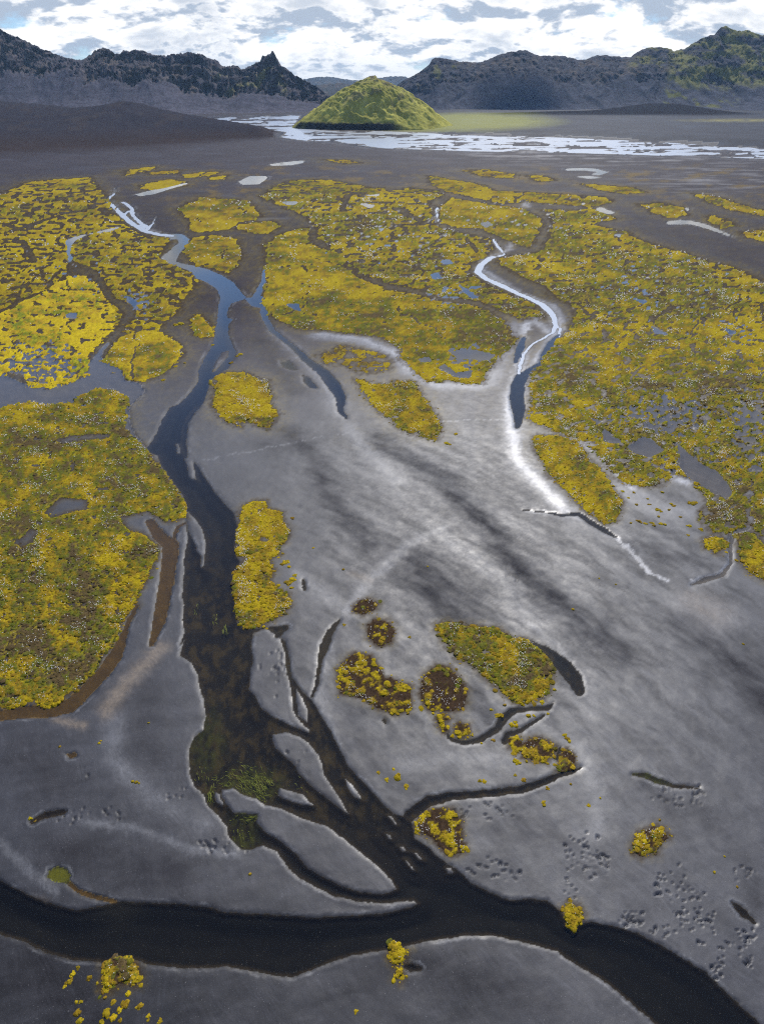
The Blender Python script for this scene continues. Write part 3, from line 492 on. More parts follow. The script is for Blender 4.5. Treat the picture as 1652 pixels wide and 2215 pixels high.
# ------------------------------------------------------------------ materials
def new_mat(name):
    m = bpy.data.materials.new(name); m.use_nodes = True; return m, NT(m.node_tree)
def attr(n, name, out): return n.n('ShaderNodeAttribute', attribute_name=name).outputs[out]
def geo(n): return n.n('ShaderNodeNewGeometry').outputs['Position']
M_GROUND, n = new_mat('volcanic_sand')
pos = geo(n); col = attr(n, 'base', 0)
g1 = n.noise(pos, 9.0, 3.0, .7); g2 = n.noise(pos, 0.45, 6.0, .68)
rot = n.n('ShaderNodeMapping', {0: pos, 2: (0, 0, R_(53)), 3: (1, 1, 1)}, vector_type='POINT').outputs[0]
rotw = n.vm('ADD', rot, n.vm('MULTIPLY', n.noise(pos, .12, 3.0, .5, 1), (5.0, 5.0, 0)))
fl = n.noise(n.vm('MULTIPLY', rotw, (.22, 2.6, 0)), 1.0, 5.0, .62)
k = n.m('ADD', n.m('ADD', n.ramp(g1, .25, .75, .62, 1.38), n.ramp(g2, .3, .7, -.10, .10)), n.m('MULTIPLY', n.ramp(fl, .42, .58, -.15, .15), n.ramp(g2, .42, .6)))
c2 = n.mix(1.0, col, n.n('ShaderNodeCombineColor', {0: k, 1: k, 2: k}).outputs[0], 'MULTIPLY')
spk = n.ramp(n.noise(pos, 7.0, 1.0, .5), .72, .78); c2 = n.mix(n.m('MULTIPLY', spk, .45), c2, (0.28, 0.27, 0.26, 1))
bmp = n.n('ShaderNodeBump', {'Strength': 0.22, 'Distance': 0.05, 'Height': n.m('ADD', n.m('MULTIPLY', g1, .4), n.m('ADD', n.m('MULTIPLY', fl, .35), n.noise(pos, 1.7, 4.0, .6)))})
pb = n.n('ShaderNodeBsdfPrincipled', {'Base Color': c2, 'Roughness': n.m('ADD', attr(n, 'rough', 2), n.ramp(g2, .3, .7, -.05, .05)), 'Specular IOR Level': attr(n, 'spec', 2), 'Normal': bmp.outputs[0]})
n.n('ShaderNodeOutputMaterial', {0: pb.outputs[0]})

def moss_mat(name, objcol):
    m, n = new_mat(name); pos = geo(n)
    col = n.n('ShaderNodeObjectInfo').outputs['Color'] if objcol else attr(n, 'base', 0)
    a = n.noise(pos, 2.6, 5.0, .7); b = n.noise(pos, 11.0, 3.0, .6)
    k = n.m('MULTIPLY', n.ramp(a, .25, .75, .62, 1.38), n.ramp(b, .25, .75, .72, 1.28))
    c = n.mix(1.0, col, n.n('ShaderNodeCombineColor', {0: k, 1: k, 2: k}).outputs[0], 'MULTIPLY')
    bm = n.n('ShaderNodeBump', {'Strength': 0.7, 'Distance': 0.08, 'Height': n.m('ADD', a, n.m('MULTIPLY', b, .5))})
    p = n.n('ShaderNodeBsdfPrincipled', {'Base Color': c, 'Roughness': .9, 'Specular IOR Level': .04, 'Normal': bm.outputs[0]})
    tr = n.n('ShaderNodeBsdfTranslucent', {0: c})
    mx = n.n('ShaderNodeMixShader', {0: .18, 1: p.outputs[0], 2: tr.outputs[0]})
    n.n('ShaderNodeOutputMaterial', {0: mx.outputs[0]}); return m
M_MOSS = moss_mat('moss', False); M_TUSS = moss_mat('tussock_moss', True)
M_COT, n = new_mat('cotton_grass')
p = n.n('ShaderNodeBsdfPrincipled', {'Base Color': (.78, .76, .70, 1), 'Roughness': .9}); tr = n.n('ShaderNodeBsdfTranslucent', {0: (.8, .78, .72, 1)})
n.n('ShaderNodeOutputMaterial', {0: n.n('ShaderNodeMixShader', {0: .4, 1: p.outputs[0], 2: tr.outputs[0]}).outputs[0]})
M_WATER, n = new_mat('water'); pos = geo(n)
rb = n.n('ShaderNodeBump', {'Strength': .05, 'Distance': .04, 'Height': n.noise(n.vm('MULTIPLY', pos, (1.0, 2.2, 1.0)), .9, 3.0, .5)})
fr = n.n('ShaderNodeFresnel', {'IOR': 1.33, 'Normal': rb.outputs[0]})
gl = n.n('ShaderNodeBsdfGlossy', {'Color': (1, 1, 1, 1), 'Roughness': .06, 'Normal': rb.outputs[0]})
tp = n.n('ShaderNodeBsdfTransparent', {0: (.76, .74, .68, 1)})
n.n('ShaderNodeOutputMaterial', {0: n.n('ShaderNodeMixShader', {0: fr.outputs[0], 1: tp.outputs[0], 2: gl.outputs[0]}).outputs[0]})
M_SILT_SKY, n = new_mat('silt_and_sky_water'); pos = geo(n)  # pale base is milky silt plus white cloud reflection put into the colour
rb = n.n('ShaderNodeBump', {'Strength': .25, 'Distance': .2, 'Height': n.noise(pos, .8, 3.0, .55)})
n.n('ShaderNodeOutputMaterial', {0: n.n('ShaderNodeBsdfPrincipled', {'Base Color': (.32, .35, .385, 1), 'Roughness': .28, 'Specular IOR Level': .6, 'Normal': rb.outputs[0]}).outputs[0]})
M_ALG, n = new_mat('water_weed')
n.n('ShaderNodeOutputMaterial', {0: n.n('ShaderNodeBsdfPrincipled', {'Base Color': (.24, .30, .008, 1), 'Roughness': .6}).outputs[0]})
M_ROCK, n = new_mat('volcanic_rock'); pos = geo(n); col = attr(n, 'base', 0)
a = n.noise(pos, .035, 7.0, .62); b = n.noise(n.vm('MULTIPLY', pos, (1, 1, .35)), .12, 5.0, .65)
k = n.m('MULTIPLY', n.ramp(a, .3, .7, .75, 1.25), n.ramp(b, .3, .7, .8, 1.2))
c = n.mix(1.0, col, n.n('ShaderNodeCombineColor', {0: k, 1: k, 2: k}).outputs[0], 'MULTIPLY')
bm = n.n('ShaderNodeBump', {'Strength': .7, 'Distance': 3.5, 'Height': n.m('ADD', n.m('MULTIPLY', a, attr(n, 'rock', 2)), n.m('MULTIPLY', b, n.m('MULTIPLY', attr(n, 'rock', 2), .6)))})
pb = n.n('ShaderNodeBsdfPrincipled', {'Base Color': c, 'Roughness': .95, 'Specular IOR Level': .02, 'Normal': bm.outputs[0]})
n.n('ShaderNodeOutputMaterial', {0: pb.outputs[0]})

# ------------------------------------------------------------------ build ground, water
idx = np.arange(NR * NC).reshape(NR, NC)
QUADS = np.stack([idx[:-1, :-1], idx[:-1, 1:], idx[1:, 1:], idx[1:, :-1]], -1).reshape(-1, 4)
def lattice_piece(facemask, z, name, mat, attrs=None):
    F = QUADS[facemask.ravel()]
    if len(F) == 0: return None
    ids, inv = np.unique(F, return_inverse=True)
    V = np.stack([XX.ravel()[ids], YY.ravel()[ids], z.ravel()[ids]], -1)
    at = {k: (v.reshape(-1, 3)[ids] if v.ndim == 3 else v.ravel()[ids]) for k, v in (attrs or {}).items()}
    return mesh_np(name, V, inv.reshape(-1, 4), mat, at)
def fmax(a): return np.maximum.reduce([a[:-1, :-1], a[1:, :-1], a[:-1, 1:], a[1:, 1:]])
me = lattice_piece(np.ones((NR - 1, NC - 1), bool), Z, 'sand_plain', M_GROUND, {'base': C0, 'rough': RO, 'spec': SPC})
link('sand_plain', me, label='grey black volcanic sand plain stretching to the mountains', cat='ground', kind='structure')
WLAB = {'stream_pool': 'blue still reach at the lower end of the silvery stream', 'river_braids': 'thin silvery braids feeding the dark river at upper left', 'river': 'dark river winding from the far plain to the bottom of the picture', 'backwater': 'shallow ochre backwater along the big left moss mat', 'lagoon': 'shallow grey lagoon between the left moss mats', 'creek': 'narrow dark creeks and pools across the right hand sand', 'spring': 'small green spring pool on the lower left sand', 'stream': 'silvery stream curving between the moss mats on the right', 'braided_river': 'white braided river in front of the green hill'}
wet = fmax(CARVE) > -1.5
fw = np.where(PWA > WE, 1000 + PID, WID)[:-1, :-1]
pw4 = fmax(PWA - WE) > 0
WZ = np.broadcast_to(np.array(WL), UU.shape) * scale
for i, nm in enumerate(WNAMES):
    if i == 0: continue
    me = lattice_piece(wet & (fw == i) & (fmax(WE) > -1.5), WZ, nm, M_SILT_SKY if nm in ('braided_river', 'river_braids', 'stream') else M_WATER)
    if me: link(nm, me, label=WLAB[nm], cat='water', kind='structure')
PORD = sorted(range(len(PONDS)), key=lambda k: min(p[1] for p in P(PONDS[k][0])))
for i in range(len(PONDS)):
    msk = wet & (fw == 1000 + i + 1) & (fmax(PW) > -1.5)
    me = lattice_piece(msk, WZ, 'pond', M_WATER)
    if me: link('pond', me, label='still pool on the plain, %s counted from the mountains towards the viewer' % ORD[PORD.index(i)], cat='pond', group='pools on the plain', kind='structure')
lm = wet & (fw >= 1000) & ~(fmax(PW) > -1.5)
me = lattice_piece(lm, WZ, 'bog_pools', M_WATER)
if me: link('bog_pools', me, label='lace of tiny grey pools inside the wet moss mats', cat='water', kind='stuff')

# ------------------------------------------------------------------ moss mats
PALC = np.array([(0.310, 0.228, 0.010), (0.205, 0.128, 0.014), (0.100, 0.110, 0.012), (0.085, 0.060, 0.026)])
def pick_colour(pal, r1, r2):
    """r1 picks the hue through the weights, r2 jitters value"""
    cw = np.cumsum(np.array(pal) / sum(pal)); cw = np.concatenate([[0], cw])
    centres = (cw[:-1] + cw[1:]) / 2; ok = np.array(pal) > 0
    xs = centres[ok]; out = np.stack([np.interp(r1, xs, PALC[ok][:, c]) for c in range(3)], -1)
    return out * (1 + r2)[..., None]
n_big = fbm(UU / 75, QQ / 90, 101, 4, .6) + .5 * fbm(UU / 260, QQ / 320, 106, 2); n_mid = fbm(UU / 17, QQ / 20, 102, 3, .6); n_sm = fbm(UU / 6.5, QQ / 6.5, 103, 2)
lump = np.abs(pnoise(UU / 7.5, QQ / 7.5, 104)) ; lump2 = fbm(UU / 22, QQ / 22, 105, 3)
thick = np.clip(0.30 * (MU / 0.06) ** 0.15, .24, .4)
MH = thick * (sstep(-1.5, 5, MF) * (0.55 + 0.6 * (0.4 - lump) + 0.4 * lump2 + .18 * n_sm)) - 0.05
MH = np.where(HB < 1, MH * lerp(.16, 1, HB) + .02 * (1 - HB), MH)
MZ = np.where(MF > -2.5, np.maximum(Z, und * .5 - .12 * sstep(0, -3, MF)) + MH, Z - .3)
MR1 = np.clip(0.5 + 1.25 * n_big + 0.75 * n_mid + .30 * n_sm, 0, 1); MR1 = np.clip(MR1 + .24 * zone(950, 720, 230, 80) + .26 * zone(1580, 1000, 150, 190) + .14 * zone(230, 990, 220, 130) - .12 * zone(100, 500, 300, 120), 0, 1); MR2 = 0.30 * n_sm + 0.16 * n_mid
MCOL = np.zeros(UU.shape + (3,))
for i, mo in enumerate(MOSS):
    s = MID == i
    if s.any(): MCOL[s] = pick_colour(mo[2], MR1[s], MR2[s])
MCOL = cmix(MCOL, (0.42, 0.34, 0.006), np.clip(np.exp(-((MF - 2.5) / 3.0) ** 2) * .40 * (n_mid > -.1), 0, 1))  # bright growing edge
MCOL[MID == 2] *= 1.38; MCOL[MID == 3] *= 1.15; MCOL = MCOL * 1.14; DEAD = np.array((0.050, 0.031, 0.018)) * (1 + .5 * n_sm + .3 * n_mid)[..., None]
MCOL = DEAD + (MCOL - DEAD) * HB[..., None]
MCOL = np.clip(MCOL, .008, .6)
uniq = (QUADS.reshape(NR - 1, NC - 1, 4)[..., 0]); mid_f = MID[:-1, :-1]
mf4 = fmax(MF)
PATCH = {}
for i, mo in enumerate(MOSS):
    me = lattice_piece((mf4 > -2.0) & (mid_f == i), MZ, 'moss_patch', M_MOSS, {'base': MCOL})
    if me is None: continue
    PATCH[i] = link('moss_patch', me, label=mo[4], cat='moss patch', group='moss patches on the sand plain')

# ------------------------------------------------------------------ tussocks (rounded moss cushions) and cotton grass
def dome(seed, n=7, rings=((1.0, -0.12), (0.93, 0.30), (0.55, 0.66))):
    rg = np.random.default_rng(seed); V = []; F = []
    for k, (r, z) in enumerate(rings):
        for j in range(n):
            a = 2 * math.pi * (j + .5 * (k % 2)) / n; rr = r * rg.uniform(.62, 1.28)
            V.append((rr * math.cos(a), rr * math.sin(a), z * rg.uniform(.65, 1.35)))
    V.append((rg.uniform(-.15, .15), rg.uniform(-.15, .15), rg.uniform(.68, .86)))
    for k in range(len(rings) - 1):
        for j in range(n):
            a, b = k * n + j, k * n + (j + 1) % n; c, d = a + n, b + n
            F += [(a, b, c), (b, d, c)] if k % 2 == 0 else [(a, b, d), (a, d, c)]
    t = len(V) - 1; k = (len(rings) - 1) * n
    F += [(k + j, k + (j + 1) % n, t) for j in range(n)]
    return np.array(V), np.array(F)
D_HI = [dome(s, 9, ((1.0, -0.15), (1.0, 0.22), (0.78, 0.52), (0.42, 0.74))) for s in range(8)]
D_LO = [dome(s + 40, 6, ((1.0, -0.15), (0.72, 0.50))) for s in range(6)]
DM_HI = [mesh_np('tussock', v, f, M_TUSS) for v, f in D_HI]
vs_a = -vs                                                   # ascending
def samp(arr, u, v):
    ci = np.clip(np.searchsorted(us, u) - 1, 0, NC - 2); ri = np.clip(np.searchsorted(vs_a, -v) - 1, 0, NR - 2)
    fu = np.clip((u - us[ci]) / (us[ci + 1] - us[ci]), 0, 1); fv = np.clip((-v - vs_a[ri]) / (vs_a[ri + 1] - vs_a[ri]), 0, 1)
    if arr.ndim == 3: fu = fu[:, None]; fv = fv[:, None]
    return (arr[ri, ci] * (1 - fu) + arr[ri, ci + 1] * fu) * (1 - fv) + (arr[ri + 1, ci] * (1 - fu) + arr[ri + 1, ci + 1] * fu) * fv
def samp_near(arr, u, v):
    ci = np.clip(np.round(np.interp(u, us, np.arange(NC))).astype(int), 0, NC - 1); ri = np.clip(np.round(np.interp(-v, vs_a, np.arange(NR))).astype(int), 0, NR - 1)
    return arr[ri, ci]
v_of_q = lambda q: -np.interp(q, _qt, -_vt)
def jitter_grid(v_lo, v_hi, step):
    q0, q1 = float(q_of(v_hi)), float(q_of(v_lo))
    gu, gq = np.meshgrid(np.arange(-30, 1690, step), np.arange(q0, q1, step))
    gu = gu + RNG.uniform(-.6, .6, gu.shape) * step; gq = gq + RNG.uniform(-.6, .6, gq.shape) * step
    return gu.ravel(), v_of_q(gq.ravel())
GZ = np.maximum(MZ, Z)
def scatter_domes(v_lo, v_hi, step, rlo, rhi, keep, fringe=.1):
    u, v = jitter_grid(v_lo, v_hi, step); mf = samp(MF, u, v)
    dens = samp(n_mid, u, v)
    ok = (mf > -13) & (samp(CARVE, u, v) < -2) & (RNG.uniform(0, 1, len(u)) < np.where(mf < -2.2, fringe * (1 + mf / 14), np.where(mf < 4, min(keep + .25, .9), keep * (1 + .8 * dens))) * (.04 + .96 * samp(HB, u, v)))
    u, v, mf = u[ok], v[ok], mf[ok]
    mid = samp_near(MID, u, v); r = (rlo + (rhi - rlo) * RNG.uniform(0, 1, len(u)) ** np.where(mf < -2.2, 5, 3.2)) * (1 + .3 * samp(lump2, u, v))
    return u, v, mid, r
pools = [scatter_domes(1180, 2230, 4.6, 1.4, 6.4, .6, .26), scatter_domes(820, 1180, 4.6, 1.2, 4.0, .40, .14), scatter_domes(620, 820, 5.6, 1.1, 2.8, .22, .06), scatter_domes(430, 620, 8.0, 1.1, 2.6, .15, .06)]
U_ = np.concatenate([p[0] for p in pools]); V_ = np.concatenate([p[1] for p in pools]); I_ = np.concatenate([p[2] for p in pools]); R0 = np.concatenate([p[3] for p in pools])
def dome_colour(i, u, v):
    r1 = np.clip(samp(MR1, u, v) + RNG.normal(0, .09, len(u)), 0, 1); out = np.zeros((len(u), 3))
    for k in np.unique(i):
        s = i == k
        if k >= 0: out[s] = pick_colour(MOSS[k][2], r1[s], RNG.normal(0.03, .13, s.sum())) * (1.35 if k == 2 else 1.1 if k == 3 else 1.0)
    return np.clip(out * 1.02, .01, .62)
def join_domes(tmpls, x, y, z, rad, hgt, colr):
    Vs, Fs, Cs = [], [], []; off = 0; ch = RNG.integers(0, len(tmpls), len(x)); ang = RNG.uniform(0, 6.283, len(x))
    for t, (tv, tf) in enumerate(tmpls):
        s = ch == t; m = s.sum()
        if not m: continue
        c, sn = np.cos(ang[s])[:, None], np.sin(ang[s])[:, None]; st = RNG.uniform(.8, 1.25, m)[:, None]
        vx = (tv[:, 0] * c - tv[:, 1] * sn) * rad[s][:, None] * st + x[s][:, None]; vy = (tv[:, 0] * sn + tv[:, 1] * c) * rad[s][:, None] / st + y[s][:, None]
        vz = tv[:, 2] * hgt[s][:, None] + z[s][:, None]
        Vs.append(np.stack([vx, vy, vz], -1).reshape(-1, 3)); Fs.append((tf[None] + (np.arange(m) * len(tv))[:, None, None] + off).reshape(-1, 3)); off += m * len(tv)
        Cs.append(np.repeat(colr[s], len(tv), 0))
    return np.concatenate(Vs), np.concatenate(Fs), np.concatenate(Cs)
N_DOMES = 0
for i, po in PATCH.items():
    s = I_ == i
    if not s.any(): continue
    u, v, r = U_[s], V_[s], R0[s]; x, y = ground_xy(u, v); mu = depth_y(v)[0] / FPX
    rad = r * mu; z = samp(GZ, u, v) - rad * .12; col_ = dome_colour(I_[s], u, v); hgt = rad * RNG.uniform(.3, .65, len(u)) * np.clip(1.1 - rad * .6, .22, 1)
    # the tussocks that show largest are pieces of their own, the rest one joined piece
    near = v > 1180; order = np.argsort(-(r * (.6 + .8 * near))); nown = min(int(near.sum()), 300 if MOSS[i][5] else 240)
    own = np.zeros(len(u), bool); own[order[:nown]] = near[order[:nown]]
    for j in np.where(own)[0]:
        o = bpy.data.objects.new('tussock', DM_HI[j % len(DM_HI)]); COL.objects.link(o); o.parent = po
        o.location = (x[j], y[j], z[j]); o.scale = (rad[j] * random.uniform(.9, 1.25), rad[j] * random.uniform(.85, 1.15), hgt[j]); o.rotation_euler = (0, 0, random.uniform(0, 6.28)); o.color = (*col_[j], 1)
    q = ~own
    if q.any():
        V, F, Cc = join_domes(D_LO, x[q], y[q], z[q], rad[q], hgt[q], col_[q]); N_DOMES += q.sum()
        link('tussocks', mesh_np('tussocks', V, F, M_MOSS, {'base': Cc}), po, kind='stuff')
# cotton grass: white seed heads
OCT = (np.array([(1, 0, 0), (0, 1, 0), (-1, 0, 0), (0, -1, 0), (0, 0, 1.2)], float), np.array([(0, 1, 4), (1, 2, 4), (2, 3, 4), (3, 0, 4)]))
cn = fbm(UU / 55, QQ / 60, 121, 3, .6); cn2 = fbm(UU / 14, QQ / 14, 122, 3, .6)
def cotton(v_lo, v_hi, step, rlo, rhi, p):
    u, v = jitter_grid(v_lo, v_hi, step); mf = samp(MF, u, v); mid = samp_near(MID, u, v)
    amt = np.array([m[3] for m in MOSS] + [0])[mid]
    pr = p * amt * (.02 + sstep(.04, .42, samp(cn, u, v) + .5 * samp(cn2, u, v)))
    ok = (mf > -1) & (mid >= 0) & (RNG.uniform(0, 1, len(u)) < pr); return u[ok], v[ok], mid[ok], RNG.uniform(rlo, rhi, ok.sum())
cs = [cotton(1180, 2230, 3.4, .6, 1.3, .55), cotton(820, 1180, 3.4, .6, 1.3, .55), cotton(560, 820, 4.4, .7, 1.5, .5), cotton(420, 560, 7, .8, 2.0, .6)]
u = np.concatenate([c[0] for c in cs]); v = np.concatenate([c[1] for c in cs]); mid = np.concatenate([c[2] for c in cs]); r = np.concatenate([c[3] for c in cs])
N_COT = len(u)
for i, po in PATCH.items():
    s = mid == i
    if s.sum() < 3: continue
    x, y = ground_xy(u[s], v[s]); mu = depth_y(v[s])[0] / FPX; rad = r[s] * mu
    V, F, Cc = join_domes([OCT], x, y, samp(GZ, u[s], v[s]) + .16 + rad * .6, rad, rad, np.ones((s.sum(), 3)))
    link('cotton_grass', mesh_np('cotton_grass', V, F, M_COT), po, kind='stuff')

# lone tussocks standing on bare sand: each its own thing
LONE = [('E', 'round yellow tussock on the grey sand at the bottom left corner', [(340, 1410, 12), (315, 1440, 17), (300, 1470, 17), (280, 1490, 12), (385, 1455, 14), (330, 1560, 10), (352, 1558, 11), (335, 1605, 19), (345, 1640, 18), (492, 1557, 16), (545, 1572, 22), (520, 1595, 15), (465, 1608, 23), (490, 1630, 19), (440, 1650, 17), (520, 1640, 12), (605, 1578, 19), (645, 1620, 12), (640, 1640, 9), (692, 1643, 14), (455, 1540, 8), (555, 1525, 17)]),
        ('E', 'tiny yellow plant tuft alone on the grey sand left of the river', [(430, 440, 7), (437, 430, 5), (643, 352, 5), (575, 605, 7), (590, 608, 8), (602, 612, 5), (260, 455, 6), (1083, 1006, 7), (130, 765, 12), (150, 775, 10)]),
        ('E', 'small tussock near the lower right corner of the south bank', [(1540, 1600, 12)]), ('E', 'single yellow tussock on the bank east of the narrow channel', [(1636, 567, 11)]),
        ('F', 'yellow tussock in the small cluster on bare sand above the creek', [(20, 597, 13), (65, 590, 21), (72, 575, 12), (105, 628, 16), (50, 552, 9)]),
        ('F', 'small tussock on the edge of the dark creek', [(422, 602, 12), (440, 606, 12), (577, 578, 10), (612, 598, 13), (716, 635, 11), (697, 695, 12), (700, 708, 8), (815, 617, 6)]),
        ('F', 'small ochre tussock below the large oval mound or by the forked creek', [(583, 520, 17), (575, 510, 10), (480, 426, 11), (745, 209, 8), (690, 262, 13), (605, 270, 11), (625, 265, 8), (530, 275, 8), (472, 295, 8), (500, 320, 16), (515, 318, 14), (560, 360, 16), (580, 365, 12), (575, 350, 12), (635, 322, 14), (655, 320, 9), (718, 312, 9), (430, 440, 6), (220, 312, 7), (112, 312, 7), (625, 518, 7), (790, 405, 13), (800, 420, 14), (810, 432, 8), (305, 408, 12)]),
        ('F', 'single small tussock alone on bright sand right of the creek mouth', [(894, 711, 12)]), ('F', 'speck of yellow plants on the lower right sand', [(1436, 998, 7), (1535, 1062, 6), (1480, 930, 5), (943, 678, 5), (1200, 772, 6)]),
        ('D', 'small green tussock on the pale flat right of the moss tongue', [(1110, 538, 14), (1140, 548, 13), (1168, 545, 12), (1175, 556, 8), (1205, 549, 13), (1222, 552, 8), (1190, 488, 15), (1205, 495, 9), (1195, 517, 8), (1325, 598, 9), (1380, 573, 14), (1260, 470, 13), (1250, 462, 8), (1088, 413, 10), (1150, 440, 9), (1100, 465, 10), (1340, 460, 20), (1355, 455, 12), (1360, 375, 18), (1372, 395, 16), (1355, 392, 14), (1325, 558, 14), (1290, 520, 10), (1065, 436, 9), (1155, 465, 10), (1210, 412, 8), (1240, 488, 7), (1075, 545, 7), (1040, 408, 10), (1000, 385, 10)]),
        ('D', 'tiny tuft on the grey sand in the middle of the plain', [(320, 160, 12), (280, 200, 14), (292, 205, 10), (120, 1038, 9), (198, 733, 5), (1010, 811, 5), (938, 785, 5), (825, 918, 7), (1560, 1068, 6)]),
        ('C', 'small yellow tussock right of the tall ochre islet', [(1265, 523, 12), (1355, 652, 9), (1485, 745, 7), (1237, 716, 20), (1222, 722, 14), (1250, 735, 12), (1265, 790, 20), (1250, 805, 18), (1275, 770, 12), (1260, 825, 12), (1240, 800, 14), (1155, 1000, 9), (1490, 985, 9)]),
        ('A', 'small yellow tussock on the sand bank beside the blue river', [(1040, 872, 14), (1028, 880, 10), (1000, 908, 14), (920, 830, 12), (760, 925, 12), (708, 982, 14), (490, 950, 12), (800, 910, 6), (780, 740, 20), (760, 745, 14)])]
ps = (.55, .36, .06, .03)
for reg, lab, lst in LONE:
    ox, oy = REG[reg]
    lst = sorted(lst)
    for oi, (a, b, rr) in enumerate(lst):
        lab1 = lab if len(lst) == 1 else lab + ', %s from left' % ORD[oi]
        u, v = ox + a / 2, oy + b / 2; x, y = ground_xy(u, v); mu = depth_y(v)[0] / FPX; rad = rr / 2 * mu * .95
        z = float(samp(GZ, np.array([u]), np.array([v]))[0]); c = pick_colour(ps, np.array([random.uniform(0.05, .75)]), np.array([random.uniform(-.15, .2)]))[0]
        subs = []
        me = random.choice(DM_HI); o = link('lone_tussock', me, label=lab1, cat='tussock', group=lab, loc=(x, y, z - rad * .1)) if rr < 9 else None
        if o: o.scale = (rad * 1.15, rad, rad * .8); o.color = (*c, 1); o.rotation_euler[2] = random.uniform(0, 6.28); continue
        e = link('lone_tussock', None, label=lab1, cat='tussock', group=lab, loc=(x, y, z - .02))
        for k in range(9):
            an = random.uniform(0, 6.28) if k else 0; d = rad * random.uniform(.35, .75) if k else 0; rs = rad * (random.uniform(.22, .5) if k else .68)
            ch = bpy.data.objects.new('cushion', DM_HI[(k * 3 + int(rr)) % len(DM_HI)]); COL.objects.link(ch); ch.parent = e
            ch.location = (d * math.cos(an), d * math.sin(an), -rs * .1); ch.scale = (rs * random.uniform(.85, 1.35), rs, rs * random.uniform(.5, .85)); ch.rotation_euler[2] = random.uniform(0, 6.28)
            j = random.uniform(.8, 1.2); ch.color = (c[0] * j, c[1] * j * random.uniform(.92, 1.08), c[2], 1)

# water weed: long green threads combed by the current
def weeds(zones):
    V, F = [], []
    for (cu, cv, ru, rv, ang, nn, ln) in zones:
        for _ in range(nn):
            u0 = cu + random.gauss(0, ru); v0 = cv + random.gauss(0, rv); L = ln * random.uniform(.5, 1.4); a = ang + random.gauss(0, .25); wd = random.uniform(.2, .55)
            if samp(CARVE, np.array([u0]), np.array([v0]))[0] < 3: continue
            pts = []
            for k in range(4):
                uu = u0 + L * k / 3 * math.cos(a + .25 * math.sin(k * 1.7 + u0)); vv = v0 + L * k / 3 * math.sin(a + .25 * math.sin(k * 1.7 + u0))
                pts.append((uu, vv, wd * (1 - abs(k - 1) / 3)))
            b0 = len(V); na, nb = -math.sin(a), math.cos(a)
            for (uu, vv, w_) in pts:
                for sg in (-1, 1):
                    x, y = ground_xy(uu + na * w_ * sg, vv + nb * w_ * sg); V.append((x, y, WL - random.uniform(.01, .10)))
            for k in range(3): F.append((b0 + 2 * k, b0 + 2 * k + 1, b0 + 2 * k + 3, b0 + 2 * k + 2))
    return np.array(V), np.array(F)
V, F = weeds([(555, 1690, 22, 14, .7, 90, 16), (520, 1670, 22, 10, .5, 40, 14), (475, 1690, 10, 8, -.4, 20, 10), (454, 1716, 3, 9, 1.5, 22, 12), (440, 1675, 10, 12, 1.2, 14, 8), (540, 1768, 16, 6, .2, 40, 9), (520, 1800, 16, 14, .8, 26, 7), (487, 1356, 3, 5, 1.5, 14, 12), (463, 1335, 4, 8, 1.4, 8, 9), (425, 1310, 2, 8, 1.5, 6, 7), (410, 1700, 6, 8, 1.2, 8, 7), (640, 1700, 30, 20, .7, 10, 7)])
link('water_weed', mesh_np('water_weed', V, F, M_ALG), label='bright green weed trailing in the dark river shallows', cat='water weed', kind='stuff')

